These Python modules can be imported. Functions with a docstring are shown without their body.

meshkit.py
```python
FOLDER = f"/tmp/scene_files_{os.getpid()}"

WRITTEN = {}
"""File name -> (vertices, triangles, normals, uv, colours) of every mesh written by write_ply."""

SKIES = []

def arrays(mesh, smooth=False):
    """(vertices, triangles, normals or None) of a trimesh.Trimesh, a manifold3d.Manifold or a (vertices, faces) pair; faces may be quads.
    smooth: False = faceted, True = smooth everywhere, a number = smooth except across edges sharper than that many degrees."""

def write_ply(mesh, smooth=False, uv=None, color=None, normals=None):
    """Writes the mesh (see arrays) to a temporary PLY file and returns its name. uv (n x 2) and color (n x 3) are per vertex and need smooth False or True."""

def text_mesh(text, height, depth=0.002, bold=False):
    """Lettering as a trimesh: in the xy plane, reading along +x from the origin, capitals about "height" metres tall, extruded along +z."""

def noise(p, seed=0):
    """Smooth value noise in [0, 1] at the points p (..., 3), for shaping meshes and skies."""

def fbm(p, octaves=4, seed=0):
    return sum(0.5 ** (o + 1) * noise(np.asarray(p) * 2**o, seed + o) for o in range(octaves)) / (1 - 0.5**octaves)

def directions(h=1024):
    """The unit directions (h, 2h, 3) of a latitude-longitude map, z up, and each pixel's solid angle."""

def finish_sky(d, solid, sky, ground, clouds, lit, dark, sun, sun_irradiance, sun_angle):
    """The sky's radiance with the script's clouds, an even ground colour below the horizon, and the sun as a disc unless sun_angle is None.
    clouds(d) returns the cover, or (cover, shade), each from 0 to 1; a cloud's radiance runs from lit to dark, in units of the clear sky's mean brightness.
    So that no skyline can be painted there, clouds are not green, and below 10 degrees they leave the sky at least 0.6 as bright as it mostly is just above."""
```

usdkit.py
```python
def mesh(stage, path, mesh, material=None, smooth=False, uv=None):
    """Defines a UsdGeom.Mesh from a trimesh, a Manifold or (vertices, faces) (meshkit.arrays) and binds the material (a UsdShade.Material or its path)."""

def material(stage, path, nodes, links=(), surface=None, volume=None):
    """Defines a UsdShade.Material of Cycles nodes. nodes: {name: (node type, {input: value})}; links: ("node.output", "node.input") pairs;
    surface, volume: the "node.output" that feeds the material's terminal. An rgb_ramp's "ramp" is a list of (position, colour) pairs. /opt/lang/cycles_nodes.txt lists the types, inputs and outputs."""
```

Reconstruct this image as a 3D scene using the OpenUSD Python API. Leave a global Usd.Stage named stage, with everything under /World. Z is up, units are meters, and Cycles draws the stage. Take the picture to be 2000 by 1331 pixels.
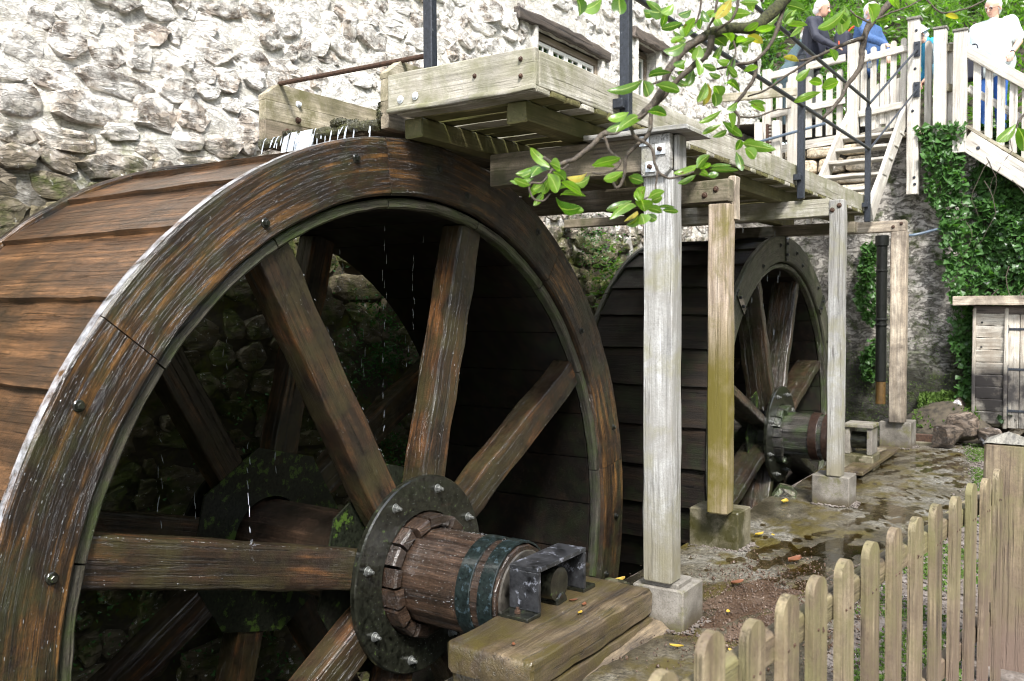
import math, random
import numpy as np, trimesh, manifold3d as m3
import usdkit, meshkit
from pxr import Usd, UsdGeom, UsdLux, UsdShade, Gf, Sdf
from shapely.geometry import Polygon, Point
PI = math.pi
stage = Usd.Stage.CreateInMemory()
UsdGeom.SetStageUpAxis(stage, UsdGeom.Tokens.z)
UsdGeom.Xform.Define(stage, '/World'); UsdGeom.Scope.Define(stage, '/World/Looks')

# ---------------------------------------------------------------- camera, sky, sun, exposure
YAW, PITCH, ROLL, FPX = 0.594423, -0.0360606, -0.0041114, 1727.9
EYE = np.array([0, 0, 1.7])
FW = np.array([math.cos(PITCH) * math.cos(YAW), math.cos(PITCH) * math.sin(YAW), math.sin(PITCH)])
RT = np.cross(FW, [0, 0, 1]); RT /= np.linalg.norm(RT); UP = np.cross(RT, FW)
RT, UP = math.cos(ROLL) * RT + math.sin(ROLL) * UP, -math.sin(ROLL) * RT + math.cos(ROLL) * UP
camera = UsdGeom.Camera.Define(stage, '/World/camera')
camera.AddTransformOp().Set(Gf.Matrix4d(*RT, 0, *UP, 0, *(-FW), 0, *EYE, 1))
camera.CreateHorizontalApertureAttr(36.0); camera.CreateVerticalApertureAttr(36.0 * 681 / 1024)
camera.CreateFocalLengthAttr(FPX * 36 / 2000)
camera.CreateFStopAttr(4.0); camera.CreateFocusDistanceAttr(4.6)
camera.CreateClippingRangeAttr(Gf.Vec2f(0.05, 400))
camera.CreateExposureAttr(2.5)

SUN_TO = np.array([-0.60, -0.55, 0.95]); SUN_TO /= np.linalg.norm(SUN_TO)
sun = UsdLux.DistantLight.Define(stage, '/World/sun')
sun.CreateIntensityAttr(0.40); sun.CreateNormalizeAttr(True); sun.CreateAngleAttr(10.0); sun.CreateColorAttr(Gf.Vec3f(1, 0.97, 0.92))
zax = SUN_TO; xax = np.cross([0, 0, 1], zax); xax /= np.linalg.norm(xax); yax = np.cross(zax, xax)
sun.AddTransformOp().Set(Gf.Matrix4d(*xax, 0, *yax, 0, *zax, 0, 0, 0, 30, 1))
usdkit.material(stage, '/World/Looks/sky', {
    's': ('sky_texture', {'sky_type': 'single_scattering', 'sun_disc': False, 'sun_elevation': math.asin(SUN_TO[2]), 'sun_rotation': math.atan2(SUN_TO[0], SUN_TO[1])}),
    'tc': ('texture_coordinate', {}), 'n': ('noise_texture', {'scale': 2.2, 'detail': 5.0}), 'r': ('rgb_ramp', {'ramp': [(0.25, (0.3, 0.3, 0.3)), (0.6, (0.9, 0.9, 0.9))]}),
    'hsv': ('hsv', {'saturation': 0.25, 'value': 1.3, 'fac': 1.0}), 'mx': ('mix_color', {}),
    'b': ('background_shader', {'strength': 0.085})},
    [('tc.generated', 'n.vector'), ('n.fac', 'r.fac'), ('s.color', 'hsv.color'), ('s.color', 'mx.a'), ('hsv.color', 'mx.b'), ('r.color', 'mx.fac'), ('mx.result', 'b.color')], surface='b.background')
dome = UsdLux.DomeLight.Define(stage, '/World/sky')
UsdShade.MaterialBindingAPI.Apply(dome.GetPrim()).Bind(UsdShade.Material.Get(stage, '/World/Looks/sky'))
dome.GetPrim().SetCustomDataByKey('kind', 'structure')

# ---------------------------------------------------------------- helpers
USED = {}
def path_of(parent, name):
    base = (parent.GetPath().pathString if parent is not None else '/World') + '/'
    n = USED.get(base + name, -1) + 1; USED[base + name] = n
    return base + (name if n == 0 else f'{name}_{n:03d}')
def tag(o, label=None, cat=None, group=None, kind=None):
    o = o.GetPrim() if hasattr(o, 'GetPrim') else o
    for k, v in (('label', label), ('category', cat), ('group', group), ('kind', kind)):
        if v: o.SetCustomDataByKey(k, v)
    return o
def thing(name, label, cat, loc=(0, 0, 0), group=None, rotz=0):
    x = UsdGeom.Xform.Define(stage, path_of(None, name)); x.AddTranslateOp().Set(Gf.Vec3d(*map(float, loc)))
    if rotz: x.AddRotateZOp().Set(math.degrees(rotz))
    x.GetPrim().SetCustomDataByKey('base', Gf.Vec3d(*map(float, loc)))
    return tag(x, label, cat, group)
def obj(name, mesh, mat, parent=None, xf=None, smooth=35, uv=None, label=None, kind=None, world=False):
    """ONE mesh under parent. xf: 4x4 (columns = axes). world=True: vertices are given in world space, parent is a thing without rotation."""
    p = usdkit.mesh(stage, path_of(parent, name), mesh, M[mat] if isinstance(mat, str) else mat, smooth=smooth, uv=uv)
    off = np.zeros(3)
    if world and parent is not None:
        q = parent
        while q.GetPath().pathString != '/World' and not q.GetCustomDataByKey('base'): q = q.GetParent()
        if q.GetCustomDataByKey('base'): off = np.array(q.GetCustomDataByKey('base'))
    if xf is not None:
        T = np.array(xf, float).copy(); T[:3, 3] -= off
        p.AddTransformOp().Set(Gf.Matrix4d(*T.T.ravel()))
    elif world and np.any(off):
        p.AddTranslateOp().Set(Gf.Vec3d(*map(float, -off)))
    if label or kind: tag(p, label, None, None, kind)
    return p.GetPrim()
def sub(name, mesh, mat, parent, **k):
    """sub-part given in the coordinates of its parent mesh"""
    return obj(name, mesh, mat, parent, **k)
def frame(p0, p1, up=(0, 0, 1)):
    p0, p1 = np.array(p0, float), np.array(p1, float)
    x = p1 - p0; L = np.linalg.norm(x); x /= L
    up = np.array(up, float)
    if abs(x @ up) > 0.98: up = np.array([1.0, 0, 0])
    y = np.cross(up, x); y /= np.linalg.norm(y); z = np.cross(x, y)
    T = np.eye(4); T[:3, 0], T[:3, 1], T[:3, 2], T[:3, 3] = x, y, z, p0
    return T, L
def loft(rings, caps=True):
    rings = np.asarray(rings, float); n, k, _ = rings.shape
    v = rings.reshape(-1, 3); f = []
    for i in range(n - 1):
        for j in range(k):
            a, b, c, d = i * k + j, i * k + (j + 1) % k, (i + 1) * k + (j + 1) % k, (i + 1) * k + j
            f += [(a, b, c), (a, c, d)]
    v = list(map(tuple, v))
    if caps:
        for i, flip in ((0, True), (n - 1, False)):
            c = len(v); v.append(tuple(rings[i].mean(0)))
            for j in range(k):
                a, b = i * k + j, i * k + (j + 1) % k
                f.append((c, b, a) if flip else (c, a, b))
    return np.array(v), np.array(f)
def merge(parts):
    V, F, o = [], [], 0
    for v, f in parts:
        v, f = np.asarray(v, float), np.asarray(f, int)
        V.append(v); F.append(f + o); o += len(v)
    return np.vstack(V), np.vstack(F)
def vf(m):
    v, f, _ = meshkit.arrays(m); return v, f
def box_at(lo, hi, ch=0.004):
    lo, hi = np.array(lo, float), np.array(hi, float)
    v, f = timber_mesh(hi[0] - lo[0], hi[1] - lo[1], hi[2] - lo[2], ch, 1, 0, 0)
    return v + [lo[0], (lo[1] + hi[1]) / 2, (lo[2] + hi[2]) / 2], f
def timber_mesh(L, w, h, ch=0.006, n=4, jit=0.0015, seed=0, prof=None):
    """A sawn timber along +x, centred on y and z, with chamfered edges that wander a little."""
    r = np.random.default_rng(seed + int(L * 1000))
    c = min(ch, w / 3, h / 3)
    P = np.array([(-w/2 + c, -h/2), (w/2 - c, -h/2), (w/2, -h/2 + c), (w/2, h/2 - c), (w/2 - c, h/2), (-w/2 + c, h/2), (-w/2, h/2 - c), (-w/2, -h/2 + c)]) if prof is None else np.array(prof, float)
    xs = np.r_[0, c, np.linspace(c, L - c, n + 1)[1:-1], L - c, L]
    rings = []
    for i, x in enumerate(xs):
        q = P.copy()
        if i in (0, len(xs) - 1): q = q * np.array([(w - 2 * c) / w, (h - 2 * c) / h]) if prof is None else q * 0.96
        q = q + r.normal(0, jit, q.shape) + r.normal(0, jit, 2)
        rings.append(np.c_[np.full(len(q), x), q])
    return loft(rings)
def beam(name, p0, p1, w, h, mat, parent=None, up=(0, 0, 1), ch=0.006, n=5, jit=0.0015, seed=0, **k):
    """w across, h along up"""
    T, L = frame(p0, p1, up)
    return obj(name, timber_mesh(L, w, h, ch, n, jit, seed), mat, parent, xf=T, world=True, **k)
def tube(pts, rad, k=8, caps=True):
    pts = np.array(pts, float); rad = np.broadcast_to(rad, len(pts))
    t = np.gradient(pts, axis=0); t /= np.linalg.norm(t, axis=1, keepdims=True)
    u = np.cross(t[0], [0.31, 0.55, 0.77]); u /= np.linalg.norm(u)
    rings = []
    for i in range(len(pts)):
        u = u - (u @ t[i]) * t[i]; u /= np.linalg.norm(u); w = np.cross(t[i], u)
        a = np.arange(k) / k * 2 * PI
        rings.append(pts[i] + rad[i] * (np.cos(a)[:, None] * u + np.sin(a)[:, None] * w))
    return loft(rings, caps)
def spline(pts, n=6):
    pts = np.array(pts, float)
    if len(pts) < 3: return np.array([pts[0] + (pts[-1] - pts[0]) * s for s in np.linspace(0, 1, n + 1)])
    P = np.vstack([2 * pts[0] - pts[1], pts, 2 * pts[-1] - pts[-2]]); out = []
    for i in range(1, len(P) - 2):
        for s in np.arange(n) / n:
            a, b, c, d = P[i-1:i+3]
            out.append(0.5 * (2 * b + (c - a) * s + (2*a - 5*b + 4*c - d) * s**2 + (3*b - a - 3*c + d) * s**3))
    return np.vstack([out, pts[-1:]])
def cyl(p0, p1, r, k=14, ch=0.15):
    p0, p1 = np.array(p0, float), np.array(p1, float); d = p1 - p0; L = np.linalg.norm(d); d /= L; c = min(r * ch, L * .3)
    P = [p0, p0 + d * c, p1 - d * c, p1]
    return tube(P, [r - c, r, r, r - c], k)
def arc_block(r0, r1, a0, a1, y0, y1, n=8, ch=0.005):
    """A block bent round the y axis. Returns mesh and uv (arc length, across) for the grain."""
    sec = [(r0, y0 + ch), (r0 + ch, y0), (r1 - ch, y0), (r1, y0 + ch), (r1, y1 - ch), (r1 - ch, y1), (r0 + ch, y1), (r0, y1 - ch)]
    rings, uv = [], []
    per = np.cumsum([0] + [math.dist(sec[i], sec[i+1]) for i in range(7)])
    for a in np.linspace(a0, a1, n + 1):
        rings.append([(r * math.cos(a), y, r * math.sin(a)) for r, y in sec])
        uv += [(a * (r0 + r1) / 2, per[i]) for i in range(8)]
    v, f = loft(rings); f = f[:, ::-1]
    uv += [(a0 * r1, 0.1), (a1 * r1, 0.1)]
    return (v, f), np.array(uv)
def hull(points, radii):
    """A rounded body: hull of spheres."""
    return m3.Manifold.batch_hull([m3.Manifold.sphere(float(r), 16).translate(tuple(map(float, p))) for p, r in zip(points, radii)])
def at(px, py, d):
    """the point d metres ahead that the photograph shows at px, py"""
    return EYE + d * (FW + (px - 1000) / FPX * RT + (665.5 - py) / FPX * UP)
rng = np.random.default_rng(7); random.seed(7)
fb = lambda p, o=4, s=0: meshkit.fbm(np.asarray(p, float), o, s)

# ---------------------------------------------------------------- materials
M = {}
def mat(name, nodes, links, surface='p.BSDF'):
    M[name] = usdkit.material(stage, '/World/Looks/' + name, nodes, links, surface=surface)
def wood(name, dark, mid, light, rough=(0.5, 0.8), algae=None, algae_amt=0.4, stain=None, stain_amt=0.4, grain=1.0, bump=0.35, coord='object', wet=0.0, fig=0.35, spec=0.5, vary=0.3, speck=None, low=None, crack=.36, knots=.13, fine=.6):
    g = grain
    sc1, sc2, sc3 = ((0.7*g, 11*g, 11*g), (2.2*g, 90*g, 90*g), (0.5*g, 5*g, 5*g))
    if coord == 'UV': sc1, sc2, sc3 = ((1.1*g, 16*g, 1), (5*g, 90*g, 1), (.8*g, 6*g, 1))
    N = {'tc': ('texture_coordinate', {}), 'oi': ('object_info', {}), 'off': ('math', {'math_type': 'multiply', 'value2': 37.0}), 'cx': ('combine_xyz', {}),
         'add': ('mix_vector', {'fac': 0.5}), 'geo': ('geometry', {}),
         'm1': ('mapping', {'scale': tuple(2*x for x in sc1)}), 'm2': ('mapping', {'scale': tuple(2*x for x in sc2)}), 'm3': ('mapping', {'scale': tuple(2*x for x in sc3)}),
         'n1': ('noise_texture', {'scale': 1.0, 'detail': 6.0, 'roughness': 0.62, 'distortion': fig}),
         'n2': ('noise_texture', {'scale': 1.0, 'detail': 4.0, 'roughness': 0.6}),
         'n3': ('noise_texture', {'scale': 1.0, 'detail': 3.0, 'distortion': 1.2}),
         'wv': ('math', {'math_type': 'multiply', 'value2': 14.0}), 'fr': ('math', {'math_type': 'pingpong', 'value2': 1.0}),
         'r1': ('rgb_ramp', {'ramp': [(0.28, dark), (0.5, mid), (0.72, light)]}),
         'rf': ('rgb_ramp', {'ramp': [(0.0, (.62, .62, .62)), (0.35, (1, 1, 1)), (1, (1.0, 1.0, 1.0))]}),
         'r2': ('rgb_ramp', {'ramp': [(0.3, (.5, .5, .5)), (0.52, (1, 1, 1)), (0.75, (1.2, 1.2, 1.2))]}),
         'mul': ('mix_color', {'blend_type': 'multiply', 'fac': 1.0, 'use_clamp': False}), 'mulf': ('mix_color', {'blend_type': 'multiply', 'fac': 0.8}),
         'hv': ('hsv', {'fac': 1.0}), 'vr': ('math', {'math_type': 'multiply_add', 'value2': vary, 'value3': 1 - vary / 2}),
         'p': ('principled_bsdf', {'specular_ior_level': spec}),
         'rr': ('map_range', {'from_min': 0.3, 'from_max': 0.7, 'to_min': rough[0], 'to_max': rough[1], 'clamp': True}),
         'bsum': ('math', {'math_type': 'add'}), 'bp': ('bump', {'strength': bump, 'distance': 0.004}),
         'm4': ('mapping', {'scale': tuple(2 * x for x in ((.9*g, 38*g, 38*g) if coord != 'UV' else (2.2*g, 60*g, 1)))}), 'n4': ('noise_texture', {'scale': 1.0, 'detail': 5.0, 'roughness': .7, 'distortion': .25}), 'r4': ('rgb_ramp', {'ramp': [(crack - .05, (.18, .16, .14)), (crack + .02, (1, 1, 1))]}), 'mul4': ('mix_color', {'blend_type': 'multiply', 'fac': .85}),
         'm5': ('mapping', {'scale': tuple(2 * x for x in (1.7*g, 8*g, 8*g))}), 'vk': ('voronoi_texture', {'scale': 1.0, 'feature': 'f1', 'randomness': 1.0}), 'rk': ('rgb_ramp', {'ramp': [(knots * .45, (.16, .11, .08)), (knots, (1, 1, 1))]}), 'mulk': ('mix_color', {'blend_type': 'multiply', 'fac': .8}),
         'bs2': ('math', {'math_type': 'add'}), 'bw4': ('math', {'math_type': 'multiply', 'value2': 1.2}), 'r4b': ('rgb_to_bw', {}),
         'nf': ('noise_texture', {'scale': 95.0, 'detail': 3.0, 'roughness': .7}), 'rfn': ('rgb_ramp', {'ramp': [(.3, (.62, .62, .62)), (.5, (1, 1, 1)), (.72, (1.25, 1.25, 1.25))]}), 'mulf2': ('mix_color', {'blend_type': 'multiply', 'fac': fine, 'use_clamp': False}), 'bs3': ('math', {'math_type': 'multiply_add', 'value2': .8 * fine}),
         'nb': ('noise_texture', {'scale': 2.6, 'detail': 5.0, 'roughness': 0.65})}
    Lk = [('oi.random', 'off.value1'), ('off.value', 'cx.x'), ('off.value', 'cx.y'), ('tc.' + coord, 'add.a'), ('cx.vector', 'add.b')]
    for i in '1234': Lk += [('add.result', f'm{i}.vector'), (f'm{i}.vector', f'n{i}.vector')]
    Lk += [('n1.fac', 'r1.fac'), ('n2.fac', 'r2.fac'), ('n3.fac', 'wv.value1'), ('wv.value', 'fr.value1'), ('fr.value', 'rf.fac'),
           ('r1.color', 'mulf.a'), ('rf.color', 'mulf.b'), ('mulf.result', 'mul.a'), ('r2.color', 'mul.b'), ('mul.result', 'mul4.a'), ('n4.fac', 'r4.fac'), ('r4.color', 'mul4.b'), ('add.result', 'm5.vector'), ('m5.vector', 'vk.vector'), ('vk.distance', 'rk.fac'), ('mul4.result', 'mulk.a'), ('rk.color', 'mulk.b'), ('geo.position', 'nf.vector'), ('nf.fac', 'rfn.fac'), ('mulk.result', 'mulf2.a'), ('rfn.color', 'mulf2.b'), ('mulf2.result', 'hv.color'), ('oi.random', 'vr.value1'), ('vr.value', 'hv.value'),
           ('n2.fac', 'bsum.value1'), ('n1.fac', 'bsum.value2'), ('r4.color', 'r4b.color'), ('r4b.val', 'bs2.value1'), ('bsum.value', 'bs2.value2'), ('nf.fac', 'bs3.value1'), ('bs2.value', 'bs3.value3'), ('bs3.value', 'bp.height'), ('bp.normal', 'p.normal'), ('geo.position', 'nb.vector')]
    last = 'hv.color'
    def blot(key, col, amt, scale, seed, edge=0.09):
        nonlocal last
        N['n' + key] = ('noise_texture', {'scale': scale, 'detail': 6.0, 'roughness': 0.68, 'distortion': 0.4}); N['mp' + key] = ('mapping', {'location': (seed, seed * 2, seed * 3)})
        N['r' + key] = ('rgb_ramp', {'ramp': [(0.64 - amt * 0.32 - edge, (0, 0, 0)), (0.64 - amt * 0.32 + edge, (1, 1, 1))]}); N['x' + key] = ('mix_color', {'a': col, 'b': col})
        Lk.extend([('geo.position', f'mp{key}.vector'), (f'mp{key}.vector', f'n{key}.vector'), (f'n{key}.fac', f'r{key}.fac'), (f'r{key}.color', f'x{key}.fac'), (last, f'x{key}.a')])
        last = f'x{key}.result'
    if stain: blot('st', stain, stain_amt, 3.2, 3.1, 0.14)
    if algae: blot('al', algae, algae_amt, 4.5, 7.7, 0.12)
    if speck: blot('sp', speck[0], speck[1], speck[2], 1.3, 0.03)
    if low:   # dark damp ends: colour, height below which, softness
        N['sz'] = ('separate_xyz', {}); N['lz'] = ('math', {'math_type': 'multiply_add', 'use_clamp': True, 'value2': -1.0 / low[2], 'value3': low[1] / low[2]}); N['la'] = ('math', {'math_type': 'multiply'}); N['xl'] = ('mix_color', {'b': low[0]})
        N['rl'] = ('map_range', {'from_min': 0.36, 'from_max': 0.52, 'to_min': 0.55, 'to_max': 1.0, 'clamp': True})
        Lk += [('geo.position', 'sz.vector'), ('sz.z', 'lz.value1'), ('nb.fac', 'rl.value'), ('lz.value', 'la.value1'), ('rl.result', 'la.value2'), ('la.value', 'xl.fac'), (last, 'xl.a')]; last = 'xl.result'
    Lk += [(last, 'p.base_color'), ('nb.fac', 'rr.value'), ('rr.result', 'p.roughness')]
    if wet: N['p'][1].update({'coat_weight': wet, 'coat_roughness': 0.12}); Lk.append(('bp.normal', 'p.coat_normal'))
    mat(name, N, Lk)
def rock(name, ramp, scale=3.0, rough=(0.6, 0.9), moss=None, moss_amt=0.3, bump=0.6, bdist=0.02, spots=None, wash=None, low=None, spec=0.4, fine=40.0, wet=0, ztop=None, crackf=.0):
    N = {'geo': ('geometry', {}), 'n1': ('noise_texture', {'scale': scale, 'detail': 8.0, 'roughness': 0.65, 'distortion': 0.3}), 'r1': ('rgb_ramp', {'ramp': ramp}),
         'n2': ('noise_texture', {'scale': fine, 'detail': 5.0, 'roughness': 0.7}), 'r2': ('rgb_ramp', {'ramp': [(0.3, (.55, .55, .55)), (0.5, (1, 1, 1)), (0.7, (1.2, 1.2, 1.2))]}),
         'mul': ('mix_color', {'blend_type': 'multiply', 'fac': 0.9, 'use_clamp': False}), 'oi': ('object_info', {}), 'hv': ('hsv', {'fac': 1.0}), 'vr': ('math', {'math_type': 'multiply_add', 'value2': 0.4, 'value3': 0.8}),
         'mc': ('mapping', {'scale': (5.0, 5.0, 13.0)}), 'nc': ('noise_texture', {'scale': 1.0, 'detail': 7.0, 'roughness': .66, 'distortion': .6}), 'rc': ('rgb_ramp', {'ramp': [(.455, (1, 1, 1)), (.49, (.18, .16, .14)), (.505, (.18, .16, .14)), (.54, (1, 1, 1))]}), 'mulc': ('mix_color', {'blend_type': 'multiply', 'fac': crackf}), 'cbw': ('rgb_to_bw', {}), 'hc': ('math', {'math_type': 'multiply_add', 'value2': .8 * crackf}),
         'n3': ('noise_texture', {'scale': scale * 1.7, 'detail': 5.0}), 'rr': ('map_range', {'from_min': 0.35, 'from_max': 0.65, 'to_min': rough[0], 'to_max': rough[1], 'clamp': True}),
         'hs': ('math', {'math_type': 'multiply_add', 'value2': 0.35}), 'bp': ('bump', {'strength': bump, 'distance': bdist}), 'p': ('principled_bsdf', {'specular_ior_level': spec})}
    Lk = [('geo.position', 'n1.vector'), ('geo.position', 'n2.vector'), ('geo.position', 'n3.vector'), ('n1.fac', 'r1.fac'), ('n2.fac', 'r2.fac'), ('r1.color', 'mul.a'), ('r2.color', 'mul.b'), ('geo.position', 'mc.vector'), ('mc.vector', 'nc.vector'), ('nc.fac', 'rc.fac'), ('mul.result', 'mulc.a'), ('rc.color', 'mulc.b'), ('mulc.result', 'hv.color'), ('rc.color', 'cbw.color'), ('cbw.val', 'hc.value1'), ('hs.value', 'hc.value3'),
          ('oi.random', 'vr.value1'), ('vr.value', 'hv.value'), ('n3.fac', 'rr.value'), ('rr.result', 'p.roughness'), ('n2.fac', 'hs.value1'), ('n1.fac', 'hs.value3'), ('hc.value', 'bp.height'), ('bp.normal', 'p.normal')]
    last = 'hv.color'
    def blot(key, col, amt, sc, edge, zr=None):
        nonlocal last
        N['n' + key] = ('noise_texture', {'scale': sc, 'detail': 7.0, 'roughness': 0.7}); N['r' + key] = ('rgb_ramp', {'ramp': [(0.66 - amt * .34 - edge, (0, 0, 0)), (0.66 - amt * .34 + edge, (1, 1, 1))]}); N['x' + key] = ('mix_color', {'b': col}); N['mp' + key] = ('mapping', {'location': (sc, 2.7 * sc, 0.3)})
        Lk.extend([('geo.position', f'mp{key}.vector'), (f'mp{key}.vector', f'n{key}.vector'), (f'n{key}.fac', f'r{key}.fac'), (last, f'x{key}.a')])
        if zr:
            N['z' + key] = ('separate_xyz', {}); N['q' + key] = ('math', {'math_type': 'multiply_add', 'use_clamp': True, 'value2': 1.0 / (zr[1] - zr[0]), 'value3': -zr[0] / (zr[1] - zr[0])}); N['t' + key] = ('math', {'math_type': 'multiply'})
            N['w' + key] = ('math', {'math_type': 'multiply_add', 'value2': zr[2], 'value3': -zr[2] / 2}); N['a' + key] = ('math', {'math_type': 'add'})
            Lk.extend([('geo.position', f'z{key}.vector'), ('n1.fac', f'w{key}.value1'), (f'w{key}.value', f'a{key}.value1'), (f'z{key}.z', f'a{key}.value2'), (f'a{key}.value', f'q{key}.value1'), (f'q{key}.value', f't{key}.value1'), (f'r{key}.color', f't{key}.value2'), (f't{key}.value', f'x{key}.fac')])
        else: Lk.append((f'r{key}.color', f'x{key}.fac'))
        last = f'x{key}.result'
    if low: blot('lo', low[0], 1.6, 3.0, 0.2, low[1:])
    if wash: blot('wa', wash[0], wash[1], wash[2], 0.10, wash[3])
    if moss: blot('mo', moss, moss_amt, 5.0, 0.07, ztop)
    if spots: blot('sp', spots[0], spots[1], spots[2], 0.03)
    Lk.append((last, 'p.base_color'))
    if wet: N['p'][1].update({'coat_weight': wet, 'coat_roughness': 0.1}); Lk.append(('bp.normal', 'p.coat_normal'))
    mat(name, N, Lk)
def plain(name, col, rough=0.5, metal=0.0, var=0.15, bump=0.15, scale=30, spec=0.5, speck=None, coat=0):
    N = {'geo': ('geometry', {}), 'n': ('noise_texture', {'scale': float(scale), 'detail': 5.0, 'roughness': 0.65}), 'r': ('rgb_ramp', {'ramp': [(0.3, tuple(c * (1 - var * 2) for c in col)), (0.5, col), (0.72, tuple(min(1, c * (1 + var * 1.6)) for c in col))]}),
         'bp': ('bump', {'strength': bump, 'distance': 0.004}), 'p': ('principled_bsdf', {'roughness': rough, 'metallic': metal, 'specular_ior_level': spec, 'coat_weight': coat})}
    Lk = [('geo.position', 'n.vector'), ('n.fac', 'r.fac'), ('n.fac', 'bp.height'), ('bp.normal', 'p.normal')]; last = 'r.color'
    if speck:
        N['v'] = ('noise_texture', {'scale': speck[1], 'detail': 6.0, 'roughness': .7}); N['vr'] = ('rgb_ramp', {'ramp': [(speck[2], (0, 0, 0)), (speck[2] + 0.05, (1, 1, 1))]}); N['vx'] = ('mix_color', {'b': speck[0]})
        Lk += [('geo.position', 'v.vector'), ('v.fac', 'vr.fac'), ('vr.color', 'vx.fac'), (last, 'vx.a')]; last = 'vx.result'
    Lk.append((last, 'p.base_color')); mat(name, N, Lk)
def leafmat(name, cols, rough=0.35, trans=0.45, spec=0.5, tr_gain=(1.3, 1.6, 0.5), island=True):
    ramp = list(zip(np.linspace(0.05, 0.95, len(cols)), cols))
    N = {'geo': ('geometry', {}), 'oi': ('object_info', {}), 'r': ('rgb_ramp', {'ramp': ramp}), 'n': ('noise_texture', {'scale': 25.0, 'detail': 3.0}), 'nr': ('rgb_ramp', {'ramp': [(0.3, (.75, .75, .75)), (0.7, (1.15, 1.15, 1.15))]}),
         'mul': ('mix_color', {'blend_type': 'multiply', 'fac': 1.0, 'use_clamp': False}), 'tg': ('mix_color', {'blend_type': 'multiply', 'fac': 1.0, 'b': tr_gain, 'use_clamp': False}),
         'p': ('principled_bsdf', {'roughness': rough, 'specular_ior_level': spec}), 't': ('translucent_bsdf', {}), 'm': ('mix_closure', {'fac': trans})}
    Lk = [('geo.random_per_island' if island else 'oi.random', 'r.fac'), ('geo.position', 'n.vector'), ('n.fac', 'nr.fac'), ('r.color', 'mul.a'), ('nr.color', 'mul.b'), ('mul.result', 'p.base_color'), ('mul.result', 'tg.a'), ('tg.result', 't.color'),
          ('p.BSDF', 'm.closure1'), ('t.BSDF', 'm.closure2')]
    mat(name, N, Lk, surface='m.closure')

wood('deck_wood', (.20, .185, .15), (.42, .395, .34), (.62, .60, .545), algae=(.175, .17, .10), algae_amt=.34, stain=(.26, .24, .19), stain_amt=.32, bump=.7, crack=.39)
wood('joist_wood', (.05, .044, .015), (.13, .112, .045), (.22, .195, .09), algae=(.075, .075, .02), algae_amt=.5, bump=.5, fig=1.8)
wood('beam_wood', (.055, .042, .026), (.17, .14, .10), (.31, .26, .19), algae=(.075, .07, .035), algae_amt=.3, bump=.7)
wood('post_wood', (.15, .147, .136), (.34, .338, .325), (.56, .56, .55), stain=(.22, .21, .19), stain_amt=.36, algae=(.22, .21, .14), algae_amt=.14, bump=.8, low=((.16, .14, .09), 0.9, .75), vary=.12, crack=.40)
wood('new_post_wood', (.18, .13, .09), (.33, .26, .195), (.48, .40, .32), algae=(.14, .12, .025), algae_amt=.18, bump=.5, fig=1.4, low=((.105, .085, .010), 1.75, .5), vary=.1, crack=.39)
wood('tan_post_wood', (.22, .17, .12), (.44, .37, .28), (.60, .53, .43), stain=(.085, .065, .05), stain_amt=.28, bump=.5, low=((.035, .027, .02), 1.0, .8), vary=.15)
wood('trough_wood', (.20, .17, .115), (.41, .36, .27), (.56, .51, .42), algae=(.12, .11, .05), algae_amt=.4, stain=(.07, .06, .04), stain_amt=.22, bump=.5)
wood('fence_white', (.32, .295, .25), (.56, .53, .47), (.73, .71, .66), stain=(.34, .31, .27), stain_amt=.3, bump=.6, vary=.15, crack=.39)
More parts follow.
